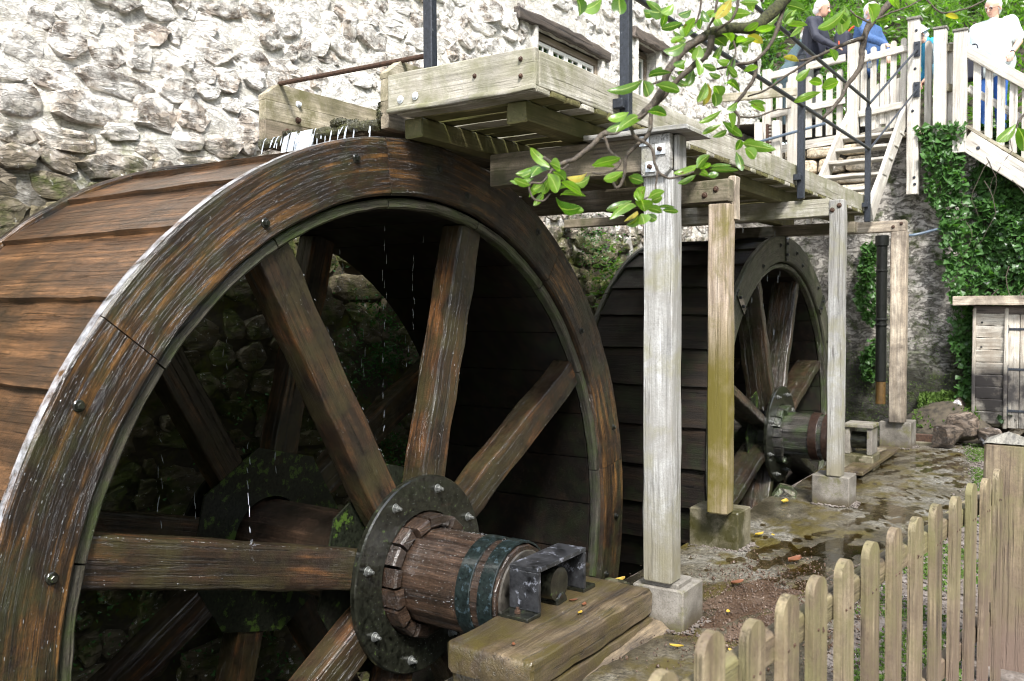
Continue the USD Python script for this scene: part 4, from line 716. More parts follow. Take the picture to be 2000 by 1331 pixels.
pts_ = np.vstack([m_[0] for m_ in mp]); pick = rm.integers(0, len(pts_), 2600); dd_ = rm.normal(size=(2600, 3)) * [.7, .7, .5] + [-.3, 0, .1]; dd_ /= np.linalg.norm(dd_, axis=1, keepdims=True)
mp.append(leaves(pts_[pick], dd_, .012, rm))
tag(obj('edge_moss', merge(mp), 'moss_wet', None, smooth=False), 'dark dripping moss along the launder\'s spill edge', 'moss', kind='stuff')

# water: spill, drips, droplets
rw = np.random.default_rng(11); W_ = []
def strand(p0, p1, r, wig=.006):
    n = 7; t = np.linspace(0, 1, n)[:, None]; P = np.array(p0) + (np.array(p1) - np.array(p0)) * t + rw.normal(0, wig, (n, 3)) * [1, 1, 0]; return tube(P, r * rw.uniform(.5, 1.3, n), 5)
for q in range(60):
    y = rw.choice([rw.uniform(3.74, 3.97), rw.uniform(3.74, 3.97), rw.uniform(3.3, 4.2)]); x0 = 3.595; dz = rw.uniform(.05, .13); dx = rw.uniform(.01, .05)
    tt = np.linspace(0, 1, 6)[:, None]; P = np.array([x0 - .02, y, 2.715]) + tt * [-dx, rw.normal(0, .004), 0] + tt ** 2 * [0, 0, -dz]
    W_.append(tube(P, rw.uniform(.0015, .0055, 6), 5))
ky, kz = np.meshgrid(np.linspace(3.73, 3.985, 40), np.linspace(0, 1, 9), indexing='ij'); sx = 3.567 - .045 * kz - .014 * fb(np.stack([ky * 40, kz * 1.5, 0 * ky], -1).reshape(-1, 3), 3).reshape(ky.shape); i_ = np.arange(ky.size).reshape(ky.shape)
W_.append(vf((np.stack([sx, ky, 2.722 - .125 * kz ** 1.5], -1).reshape(-1, 3), np.stack([i_[:-1, :-1], i_[1:, :-1], i_[1:, 1:], i_[:-1, 1:]], -1).reshape(-1, 4)[(fb(np.stack([ky * 50, 0 * ky, 0 * ky], -1).reshape(-1, 3), 2).reshape(ky.shape)[:-1, :-1] > .46).ravel()])))
tag(obj('water_spill', merge(W_), 'water_drop', None, smooth=True), 'white water spilling from the launder lip onto the wheel', 'water', kind='stuff')
W_ = []
for (px, y0, y1, Y, n) in ((752, 410, 640, 3.75, 9), (833, 405, 470, 3.6, 4), (806, 490, 640, 3.7, 7), (668, 480, 560, 4.2, 4), (440, 660, 720, 4.3, 3), (312, 850, 1030, 4.2, 7), (795, 640, 720, 3.9, 3), (710, 640, 740, 4.3, 4), (750, 650, 860, 3.95, 6), (485, 860, 950, 4.0, 4), (487, 945, 1070, 3.35, 3), (380, 960, 1010, 4.4, 3), (540, 880, 920, 4.2, 2)):
    for q in range(n):
        yy = y0 + (y1 - y0) * (q + rw.uniform(0, .6)) / n; d1 = at(px + rw.normal(0, 2.5), yy, 1) - EYE; p = EYE + d1 * (Y / d1[1]); L = rw.uniform(.025, .06)
        sl_ = rw.normal(0, .006); W_.append(tube([p, p + [sl_ * .5, 0, -L * .5], p + [sl_, 0, -L * rw.uniform(.8, 1.5)]], [.0005, .0024 * rw.uniform(.5, 1.2), .0014], 5))
for q in range(40):
    d1 = at(rw.uniform(1440, 1600), 0, 1) - EYE; p = np.array([rw.uniform(8.4, 10.6), 3.0 + rw.uniform(0, .8), rw.uniform(1.4, 2.6)]); W_.append(tube([p, p + [0, 0, -.03], p + [0, 0, -rw.uniform(.05, .12)]], [.001, .003, .002], 5))
c = at(490, 1072, 1) - EYE; c = EYE + c * (3.20 / c[1]); 
for q in range(30):
    a = rw.uniform(.15, PI - .15); d = np.array([math.cos(a), rw.normal(0, .4), math.sin(a)]) * rw.uniform(.008, .06); W_.append(tube([c + d * .1, c + d * .5, c + d + [0, 0, -.012]], [.0008, .0005, .0003], 4))
tag(obj('water_drops', merge(W_), 'water_drop', None, smooth=True), 'falling drips and splashes inside the wheels', 'water drops', kind='stuff')

# beads and flecks of water clinging to the wet timber and iron of the big wheel
ib = vf(trimesh.creation.icosphere(subdivisions=1, radius=1.0)); W_ = []; A8 = math.radians(30)
def bead(p, s, along=(1, 0, 0), st=1.0):
    s *= .62
    W_.append((ib[0] * s + np.outer(ib[0] @ np.array(along), np.array(along)) * s * (st - 1) + p, ib[1]))
for q in range(420):
    a = math.radians(rw.uniform(25, 200)); y = rw.uniform(-.60, .0); r_ = .2625; bead(HUB1 + [r_ * math.cos(a), y, r_ * math.sin(a)], rw.uniform(.0012, .0032), (0, 1, 0), rw.uniform(1, 3))
for q in range(700):
    k = rw.integers(0, 8); a = A8 + k * PI / 4; d_ = np.array([math.cos(a), 0, math.sin(a)]); n_ = np.array([-d_[2], 0, d_[0]]); o_ = rw.choice([rw.uniform(-.1, .1), .100 * np.sign(n_[2] + .01)]); bead(HUB1 + d_ * rw.uniform(.6, 1.98) + n_ * o_ + [0, .0635, 0], rw.uniform(.0010, .0028), tuple(d_), rw.uniform(1, 3.5))
for q in range(600):
    a = math.radians(rw.uniform(20, 205)); r_ = rw.uniform(2.10, 2.375); bead(HUB1 + [r_ * math.cos(a), -.0005, r_ * math.sin(a)], rw.uniform(.0010, .0026), (-math.sin(a), 0, math.cos(a)), rw.uniform(1.5, 6))
for q in range(260):
    a = rw.uniform(0, 2 * PI); r_ = rw.uniform(.35, .54); bead(HUB1 + [r_ * math.cos(a), -.005, r_ * math.sin(a)], rw.uniform(.001, .0026))
for q in range(300): bead([rw.uniform(3.06, 4.2), rw.uniform(1.98, 2.40), .2225], rw.uniform(.0012, .003))
tag(obj('water_beads', merge(W_), 'bead', None, smooth=True), 'tiny water beads clinging to the big wheel and its bearing block', 'water beads', kind='stuff')

# the sheet of water riding on the wheel's rim
na, nw_ = 420, 7
aa, ww = np.meshgrid(np.linspace(math.radians(84), math.radians(202), na), np.linspace(0, 1, nw_), indexing='ij')
e0 = .003 + .012 * fb(np.stack([aa * 9, 0 * aa, 0 * aa], -1).reshape(-1, 3)).reshape(aa.shape); e1 = .059 - .012 * fb(np.stack([aa * 11, 0 * aa + 7, 0 * aa], -1).reshape(-1, 3)).reshape(aa.shape)
rr3 = 2.3865 + .006 * np.sin(ww * PI) * fb(np.stack([aa * 22, ww * 2, 0 * aa], -1).reshape(-1, 3)).reshape(aa.shape); i_ = np.arange(aa.size).reshape(aa.shape)
tag(obj('water_film', (np.stack([HUB1[0] + rr3 * np.cos(aa), HUB1[1] + e0 + (e1 - e0) * ww, HUB1[2] + rr3 * np.sin(aa)], -1).reshape(-1, 3), np.stack([i_[:-1, :-1], i_[1:, :-1], i_[1:, 1:], i_[:-1, 1:]], -1).reshape(-1, 4)), 'water_sheen', None, smooth=True), 'thin shining sheet of water on the big wheel\'s outer rim', 'water film', kind='stuff')

# ---------------------------------------------------------------- steps up to the landing
st = thing('timber_steps', 'open timber steps rising from the walkway end to the gated landing', 'steps', (11, 2.6, 2.7))
def stringer(y, m='fence_white'): beam('stringer', (10.92, y, 2.80), (13.0, y, 4.36), .05, .24, m, st, n=6, seed=int(y * 30))
stringer(2.335); stringer(3.06)
for x, z in ((10.62, 2.90), (10.95, 3.115), (11.29, 3.325), (11.65, 3.56), (12.0, 3.77), (12.36, 3.985)):
    x = x + .25; beam('tread', (x, 2.30 if x > 11.4 else 2.42, z), (x, 3.05, z), .24, .036, 'fence_white', st, n=4, seed=int(x * 9))
tag(obj('step_stone', rock_mesh(np.array([12.95, 2.68, 4.05]), np.array([.22, .36, .12]), 23, .45), 'concrete', None, smooth=30), 'rough stone slab at the top of the timber steps', 'stone step')

# ---------------------------------------------------------------- landing fences, gate, stair to the right
FX = 12.9
def picket(parent, y, x, z0, z1, w, th, m, lab=None, rnd=True):
    prof = [(-w/2, 0), (w/2, 0), (w/2, z1 - z0 - w/2)] + ([(w/2 * math.cos(a), z1 - z0 - w/2 + w/2 * math.sin(a)) for a in np.linspace(.3, PI - .3, 6)] if rnd else [(w/2, z1 - z0), (-w/2, z1 - z0)]) + [(-w/2, z1 - z0 - w/2)]
    pm = trimesh.creation.extrude_polygon(Polygon(prof), th); v = pm.vertices; vv = np.c_[v[:, 1], v[:, 0], v[:, 2] - th / 2]
    T = np.eye(4); T[:3, 0] = (0, 0, 1); T[:3, 1] = (0, 1, 0); T[:3, 2] = (-1, 0, 0); T[:3, 3] = (x, y, z0); return obj('picket', (vv, pm.faces), m, parent, xf=T, world=True, smooth=30, label=lab)
lf = thing('landing_fence', 'bleached timber picket fence along the landing left of the gate', 'fence', (FX, 3.6, 4.0))
beam('rail', (FX, 3.10, 5.165), (FX, 4.16, 5.07), .06, .10, 'fence_white', lf); beam('rail', (FX, 3.10, 4.58), (FX, 4.16, 4.50), .06, .09, 'fence_white', lf); beam('rail', (FX, 2.98, 4.06), (FX, 4.2, 3.98), .07, .12, 'fence_white', lf)
beam('post', (FX, 4.20, 3.7), (FX, 4.20, 5.16), .12, .12, 'fence_white', lf, up=(1, 0, 0)); beam('post', (12.55, 3.72, 3.3), (12.55, 3.72, 4.95), .13, .12, 'fence_white', lf, up=(1, 0, 0), label='shorter stout post in front of the rails')
for q in range(7): picket(lf, 3.19 + q * .142, FX + .05, 4.13, 5.03 - q * .012, .085, .022, 'fence_white')
beam('rail', (12.35, 3.62, 4.66), (11.6, 4.75, 4.55), .06, .11, 'trough_wood', lf, label='grey lower handrail running back to the mill wall')
gt = thing('timber_gate', 'timber picket gate with a padlock at the top of the steps', 'gate', (FX, 2.65, 4.1))
beam('gate_post', (FX, 3.0, 4.0), (FX, 3.0, 5.36), .14, .13, 'fence_white', gt, up=(1, 0, 0)); tipm = vf(trimesh.convex.convex_hull(np.array([(FX + a * .075, 3.0 + b * .08, 5.362) for a in (-1, 1) for b in (-1, 1)] + [(FX + .02, 3.0 + b * .03, 5.41) for b in (-1, 1)]))); obj('post_cap', tipm, 'fence_white', gt, world=True)
beam('rail', (FX, 2.31, 5.17), (FX, 2.925, 5.10), .05, .09, 'fence_white', gt); beam('rail', (FX, 2.31, 4.42), (FX, 2.925, 4.36), .05, .085, 'fence_white', gt)
for q in range(5): picket(gt, 2.36 + q * .128, FX + .042, 4.13 if q % 2 else 4.2, 5.32 - q * .018, .075, .022, 'fence_white')
for q in range(3): picket(gt, 2.42 + q * .128, FX + .066, 4.15, 4.80 - q * .02, .075, .02, 'fence_white')
pk = obj('padlock', box_at((12.845, 2.745, 4.96), (12.865, 2.805, 5.03), .006), 'steel', gt, world=True)
obj('shackle', tube([(12.855, 2.757 + 0, 5.03), (12.855, 2.757, 5.07), (12.855, 2.775, 5.088), (12.855, 2.793, 5.07), (12.855, 2.793, 5.03)], .006, 6), 'steel', gt, world=True)
nw = thing('newel_post', 'tall bolted timber newel post hanging beside the top of the steps', 'post', (12.86, 2.21, 3.2))
beam('post', (12.86, 2.215, 3.2), (12.86, 2.215, 5.50), .145, .13, 'fence_white', nw, up=(1, 0, 0), n=8, seed=4)
obj('post_cap', box_at((12.775, 2.125, 5.502), (12.945, 2.305, 5.535), .006), 'picket_cap', nw, world=True)
for z in (5.35, 4.85, 4.3, 3.42, 3.33): coach_bolt((12.794, 2.2 + .02 * math.sin(z * 9), z), (-1, 0, 0), 'black_iron', .013, nw)
rf = thing('stair_fence', 'bleached picket balustrade and stringer of the stair falling to the right', 'fence', (FX, 1.3, 4.0))
for y, z0, z1, w in ((1.905, 3.95, 5.33, .15), (1.665, 3.7, 5.26, .16)):
    beam('post', (FX, y, z0), (FX, y, z1), w, .14, 'fence_white', rf, up=(1, 0, 0), n=6, seed=int(y * 10)); obj('post_cap', box_at((FX - .085, y - w / 2 - .012, z1 + .002), (FX + .085, y + w / 2 + .012, z1 + .032), .006), 'picket_cap', rf, world=True)
for z in (5.10, 4.58): beam('rail', (FX + .02, 1.83, z), (FX + .38, 1.62, z - .01), .05, .10, 'trough_wood', rf)
for q in range(4): picket(rf, 1.80 - q * .035, FX + .10 + q * .085, 3.95, 5.18, .08, .02, 'fence_white')
for q in range(2): picket(rf, 2.07 - q * .0, FX + .12 + q * .09, 4.1, 5.25, .08, .02, 'fence_white')
sl = .77
beam('hand_rail', (FX - .03, 1.60, 5.02), (FX - .03, -.6, 5.02 - 2.2 * sl), .05, .15, 'fence_white', rf, n=6)
beam('stringer', (FX - .03, 1.60, 3.86), (FX - .03, -.6, 3.86 - 2.2 * sl), .06, .25, 'fence_white', rf, n=6, seed=9); beam('base_rail', (FX - .01, 1.58, 4.035), (FX - .01, -.6, 4.035 - 2.18 * sl), .07, .04, 'trough_wood', rf, n=6, seed=2)
beam('mid_rail', (FX + .07, 1.58, 4.55), (FX + .07, -.6, 4.55 - 2.18 * sl), .04, .09, 'fence_white', rf)
for q in range(14):
    y = 1.47 - q * .138; picket(rf, y, FX + .012, 4.06 - (1.60 - y) * sl, 4.96 - (1.60 - y) * sl, .088, .024, 'fence_white', rnd=False)
for q in range(8): beam('tread', (FX + .05, 1.45 - q * .27, 3.95 - q * .208), (FX + 1.0, 1.45 - q * .27, 3.95 - q * .208), .25, .036, 'trough_wood', rf, up=(0, 0, 1))
for y in (1.44, .9): coach_bolt((FX - .062, y, 3.86 - (1.6 - y) * sl), (-1, 0, 0), 'black_iron', .016, rf)

# ---------------------------------------------------------------- sluice rack by the mill wall, iron pipe
sg = thing('sluice_rack', 'toothed iron sluice rack on a cream timber frame behind the walkway', 'sluice gear', (11.2, 3.6, 2.8))
for y in (3.52, 3.75): beam('frame_post', (11.2, y, 2.8), (11.2, y, 4.05), .10, .10, 'fence_white', sg, up=(1, 0, 0), n=4)
obj('rack', merge([box_at((11.15, 3.62, 3.0), (11.19, 3.65, 4.02), .003)] + [box_at((11.15, 3.585, 3.02 + q * .042), (11.19, 3.619, 3.04 + q * .042), .003) for q in range(24)]), 'rust', sg, world=True)
obj('cross_bar', cyl((11.1, 4.3, 3.70), (11.1, 2.9, 3.93), .018, 10), 'blue_pipe', sg, world=True); obj('bracket_arm', box_at((11.05, 4.30, 3.62), (11.12, 4.9, 3.70), .006), 'lintel_wood', sg, world=True)

# ---------------------------------------------------------------- downpipe, hose, boards, channel
dp = thing('drainpipe', 'black cast drainpipe with ochre foot against the mossy wall', 'drainpipe', (12.4, 2.50, 0))
obj('pipe', merge([cyl((12.4, 2.50, .72), (12.4, 2.50, 2.62), .068, 20, .03), cyl((12.4, 2.50, 2.50), (12.4, 2.50, 2.64), .085, 20, .1), cyl((12.4, 2.50, 2.16), (12.4, 2.50, 2.19), .078, 20, .1)]), 'pipe_black', dp, world=True)
for z in (1.45, 1.52): obj('collar', cyl((12.4, 2.5, z), (12.4, 2.5, z + .03), .082, 20, .2), 'pipe_black', dp, world=True)
obj('pipe_foot', cyl((12.4, 2.5, .42), (12.4, 2.5, .715), .062, 20, .03), 'pipe_ochre', dp, world=True); obj('wall_bracket', box_at((12.42, 2.46, 1.9), (12.95, 2.54, 1.93), .003), 'pipe_black', dp, world=True)
tag(obj('hose', tube(spline([(12.3, 2.35, 2.66), (12.72, 2.2, 2.65), (12.82, 1.9, 2.72), (12.86, 1.6, 2.78)], 6), .018, 8), 'blue_pipe', None, smooth=True), 'thin blue-grey hose running along the wall above the farthest post', 'hose')
tag(obj('wet_board', box_at((9.05, 1.98, .045), (10.9, 2.20, .085), .006), 'block_wood', None), 'long wet plank lying along the path by the second bearing', 'plank')
T, L = frame((9.6, 2.14, .115), (10.6, 2.12, .10)); tag(obj('loose_board', timber_mesh(L, .10, .025, .004, 4, .002, 4), 'beam_wood', None, xf=T), 'narrow board lying on top of the long wet plank', 'plank')
ch = thing('water_channel', 'shallow stone water channel with a rusty lip at the retaining wall foot', 'channel', (12.4, 1.95, 0))
obj('channel_water', grid(np.linspace(11.9, 12.9, 12), np.linspace(1.7, 2.3, 8), lambda X, Y: .10 + 0 * X), 'water', ch, world=True, smooth=True); obj('channel_lip', box_at((11.84, 1.68, -.02), (11.9, 2.32, .13), .008), 'rust', ch, world=True); obj('channel_kerb', box_at((11.78, 1.66, -.02), (11.838, 2.34, .04), .006), 'concrete_mossy', ch, world=True)

# ---------------------------------------------------------------- small weatherboarded shed
SX = 12.6
sh = thing('small_shed', 'small weatherboarded shed with flat plank roof below the right-hand stair', 'shed', (SX, 1.0, .15))
for q in range(9):
    z0 = .22 + q * .155; T = np.eye(4); T[:3, 0] = (0, -1, 0); tl = .22; T[:3, 2] = (-math.sin(tl), 0, math.cos(tl)); T[:3, 1] = np.cross(T[:3, 2], T[:3, 0]); T[:3, 3] = (SX + .012, 1.405, z0 + .08)
    obj('cladding_board', timber_mesh(.315, .022, .150, .004, 4, .002, q), 'shed_wood', sh, xf=T, world=True)
    T2 = T.copy(); T2[:3, 0] = (1, 0, 0); T2[:3, 2] = (0, math.sin(tl), math.cos(tl)); T2[:3, 1] = np.cross(T2[:3, 2], T2[:3, 0]); T2[:3, 3] = (SX + .03, 1.415, z0 + .08); obj('cladding_board', timber_mesh(1.2, .02, .165, .004, 4, .002, q + 20), 'shed_wood', sh, xf=T2, world=True)
beam('corner_post', (SX - .01, 1.425, .17), (SX - .01, 1.425, 1.68), .04, .05, 'shed_wood', sh, up=(1, 0, 0)); beam('door_post', (SX - .01, 1.068, .17), (SX - .01, 1.068, 1.68), .045, .05, 'shed_wood', sh, up=(1, 0, 0))
for q in range(5): beam('door_board', (SX + .005, .985 - q * .128, .18), (SX + .005, .985 - q * .128, 1.60), .122, .03, 'shed_wood', sh, up=(1, 0, 0), n=5, seed=q)
for z in (1.42, .92, .40): obj('hinge', merge([box_at((SX - .018, .62, z - .014), (SX - .011, 1.06, z + .014), .001), cyl((SX - .02, 1.05, z - .05), (SX - .02, 1.05, z + .05), .012, 8)]), 'black_iron', sh, world=True)
beam('fascia', (SX - .13, 1.66, 1.775), (SX - .13, -.2, 1.775), .035, .115, 'tan_post_wood', sh, n=6)
for q in range(6): beam('roof_board', (SX - .05 + q * .2, 1.65, 1.80 + q * .012), (SX - .05 + q * .2, -.2, 1.80 + q * .012), .19, .025, 'tan_post_wood', sh, n=4, seed=q)
beam('head_board', (SX + .0, 1.44, 1.66), (SX + .0, -.2, 1.66), .03, .10, 'lintel_wood', sh)
for y, z in ((1.34, 1.50), (1.345, 1.19)): obj('knot_hole', cyl((SX - .012, y, z), (SX - .001, y, z), .014, 12), 'rubber', sh, world=True)
obj('back_panel', box_at((SX + .06, -.2, .18), (SX + 1.2, 1.39, 1.70), .01), 'beam_wood', sh, world=True)
obj('foot_stone', rock_mesh(np.array([SX + .1, .95, .12]), np.array([.1, .1, .1]), 31), 'landing_stone', sh, world=True)

# ================================================================ FOREGROUND PICKET FENCE
pf = thing('picket_fence', 'round-topped timber picket fence running along the path in the foreground', 'fence', (2.6, .62, 0))
PK = np.array([(1.72, .915), (1.96, .89), (2.22, .87), (2.45, .838), (2.70, .81), (2.94, .78), (3.19, .75), (3.45, .72), (3.72, .69), (4.0, .66), (4.29, .625), (4.57, .59), (4.85, .555), (5.12, .52), (5.44, .488)]) * .8235
fd = PK[-1] - PK[0]; fd /= np.linalg.norm(fd); fn = np.array([-fd[1], fd[0]])     # along the fence; towards the path
rp = np.random.default_rng(4)
for q, (x, y) in enumerate(PK):
    w, th = .095 + rp.uniform(-.003, .003), .024; top = 1.0 + rp.normal(0, .008)
    prof = [(-w/2, 0), (w/2, 0), (w/2, top - w/2)] + [(w/2 * math.cos(a), top - w/2 + .95 * w/2 * math.sin(a)) for a in np.linspace(.15, PI - .15, 12)] + [(-w/2, top - w/2)]
    pm = trimesh.creation.extrude_polygon(Polygon(prof), th); v = pm.vertices
    # grain runs along local x = up
    lv = np.c_[v[:, 1], v[:, 0], v[:, 2] - th / 2]; T = np.eye(4); tilt = rp.normal(0, .012)
    T[:3, 0] = (fd[0] * tilt, fd[1] * tilt, 1); T[:3, 0] /= np.linalg.norm(T[:3, 0]); T[:3, 1] = (fd[0], fd[1], -tilt); T[:3, 2] = np.cross(T[:3, 0], T[:3, 1]); T[:3, 3] = (x, y, -.02)
    p_ = obj('picket', (lv, pm.faces), 'picket_wood', pf, xf=T, world=True, smooth=28)
    for zz in (.885,):
        for dy_ in (-.016, .018): sub('nail', cyl((zz - .03 + rp.normal(0, .006), dy_, -th / 2 - .0015), (zz - .03, dy_, -th / 2 + .003), .0045, 8), 'rust', p_)
a0, a1 = PK[0] - fd * 1.2 + fn * .038, PK[-1] + fd * .1 + fn * .038
for z in (.845, .30): beam('rail', (*a0, z), (*a1, z), .042, .075, 'picket_wood', pf, n=8, seed=int(z * 10))
pc = at(1970, 860, 4.22); pz = 1.055
beam('post', (pc[0], pc[1], -.1), (pc[0], pc[1], pz), .19, .19, 'picket_wood', pf, up=(math.cos(.0), math.sin(.0), 0), n=8, ch=.01, seed=2, label='thick square fence post with pyramid cap')
obj('post_cap', vf(trimesh.convex.convex_hull(np.array([(pc[0] + a * .097, pc[1] + b * .097, pz + .002) for a in (-1, 1) for b in (-1, 1)] + [(pc[0], pc[1], pz + .05)]))), 'picket_cap', pf, world=True, smooth=False)

# ================================================================ RHODODENDRON over the walkway
rd = thing('rhododendron', 'overhanging rhododendron branch with glossy green leaf whorls across the walkway', 'tree', tuple(at(1740, -60, 2.75)))
def limb(px, d, r0, r1, m='branch_bark', n=7):
    d = np.broadcast_to(d, len(px)) if np.ndim(d) == 0 else np.interp(np.linspace(0, 1, len(px)), np.linspace(0, 1, len(d)), d)
    P = spline([at(x, y, dd) for (x, y), dd in zip(px, d)], n); R = np.linspace(r0, r1, len(P)) * d.mean() / FPX
    P = P + .0030 * (np.stack([fb(P * 40, 2, s) for s in (1, 2, 3)], 1) - .5) * 2; R = R * (1 + .35 * (fb(P * 60, 2, 9) - .5))
    obj('limb', tube(P, R, 9), m, rd, world=True, smooth=True)
limb([(1575, -70), (1545, -20), (1520, 12), (1490, 40), (1465, 55), (1430, 55), (1400, 62), (1375, 72)], (2.7, 2.55), 13, 10, 'moss_bark')
limb([(1375, 72), (1345, 90), (1322, 115), (1305, 140), (1292, 175), (1270, 210), (1240, 235), (1210, 248), (1180, 262), (1165, 275), (1140, 298), (1115, 315), (1085, 322), (1062, 308)], (2.55, 2.4), 9, 3.6)
limb([(1390, 72), (1385, 100), (1360, 125), (1335, 145), (1315, 165), (1290, 195), (1268, 213)], 2.53, 7, 4.5)
limb([(1790, -60), (1744, 0), (1700, 48), (1687, 77), (1683, 112), (1678, 136), (1653, 168), (1640, 196), (1608, 231)], (2.9, 2.8), 8, 3)
limb([(1688, 74), (1657, 84), (1622, 98), (1594, 112), (1559, 119), (1541, 112)], 2.85, 4, 2)
limb([(1594, 112), (1545, 143), (1496, 175), (1461, 189)], 2.85, 2.6, 1.6)
limb([(1537, -20), (1535, 0), (1524, 38), (1506, 84), (1475, 119), (1440, 126), (1400, 135)], (2.7, 2.6), 5, 2.5)
limb([(1475, 119), (1475, 147), (1454, 182), (1433, 210), (1443, 231), (1440, 255), (1432, 268)], 2.65, 4, 2.5)
limb([(1443, 230), (1480, 228), (1510, 217), (1545, 210)], 2.7, 2.2, 1.4)
limb([(1231, 243), (1240, 267), (1260, 279), (1274, 293), (1280, 322), (1290, 340), (1308, 348), (1330, 344), (1355, 335)], 2.42, 4, 1.8)
limb([(1284, 335), (1281, 360), (1278, 382), (1258, 390)], 2.42, 2, 1.5)
limb([(1272, 209), (1267, 260), (1250, 279), (1224, 306), (1220, 330), (1216, 354), (1204, 368), (1198, 356)], 2.44, 4.5, 2.6)
limb([(1180, 268), (1192, 297), (1212, 315), (1200, 332), (1174, 340), (1158, 338)], 2.4, 3, 2)
limb([(1180, 262), (1205, 262), (1228, 242), (1262, 222)], 2.4, 3, 2)
limb([(1085, 322), (1098, 330), (1110, 322)], 2.4, 3, 2); limb([(1080, 330), (1060, 356), (1035, 360), (1040, 388), (1060, 392), (1075, 378)], 2.4, 2.4, 1.5)
limb([(1402, -20), (1396, 30), (1383, 58)], 2.5, 3, 2.4); limb([(1372, -20), (1363, 36), (1345, 52), (1338, 62)], 2.5, 2.4, 1.5); limb([(1445, -20), (1435, 30), (1415, 50), (1400, 60)], 2.5, 3, 2)
limb([(1292, 160), (1270, 165), (1258, 158)], 2.45, 2.6, 1.6); limb([(1430, 70), (1436, 100), (1425, 140), (1420, 168)], 2.55, 2, 1.2)
limb([(1800, -10), (1840, 25), (1900, 12), (1940, -10)], 2.9, 2, 1.2)
limb([(2010, 215), (1990, 238), (1985, 250)], 2.6, 2.4, 1.6); limb([(1706, 42), (1730, 30), (1775, 12), (1800, 0)], 2.8, 2, 1.2); limb([(1700, 45), (1672, 32), (1660, 20)], 2.8, 2, 1.4)
def blade(p0, p1, w, roll, cup, seed):
    rr = np.random.default_rng(seed); p0, p1 = np.array(p0), np.array(p1); x = p1 - p0; L = np.linalg.norm(x); x /= L
    view = (p0 + p1) / 2 - EYE; view /= np.linalg.norm(view); y = np.cross(view, x); y /= np.linalg.norm(y); z = np.cross(x, y)
    c, s = math.cos(roll), math.sin(roll); y, z = c * y + s * z, -s * y + c * z
    rows = []; bend, curl = rr.normal(0, .16), rr.normal(.10, .09)
    ts = [0, .10, .25, .45, .65, .82, .93, 1.0]; ws = [.10, .34, .78, 1.0, .98, .74, .42, .04]
    for t, wf in zip(ts, ws):
        b = p0 + x * L * t + y * bend * L * (t * (1 - t)) + z * curl * L * (1 - (t - .5) ** 2 * 4) + z * rr.normal(0, .008) * L
        rows.append([b - y * w / 2 * wf + z * cup * w * wf, b - y * w / 4 * wf + z * cup * w * wf * .35, b, b + y * w / 4 * wf + z * cup * w * wf * .35, b + y * w / 2 * wf + z * cup * w * wf])
    v = np.array(rows).reshape(-1, 3); i = np.arange(40).reshape(8, 5)
    return v, np.stack([i[:-1, :-1], i[1:, :-1], i[1:, 1:], i[:-1, 1:]], -1).reshape(-1, 4)
LUV = np.array([(t, s_) for t in (0, .10, .25, .45, .65, .82, .93, 1.0) for s_ in (-1, -.5, 0, .5, 1)])
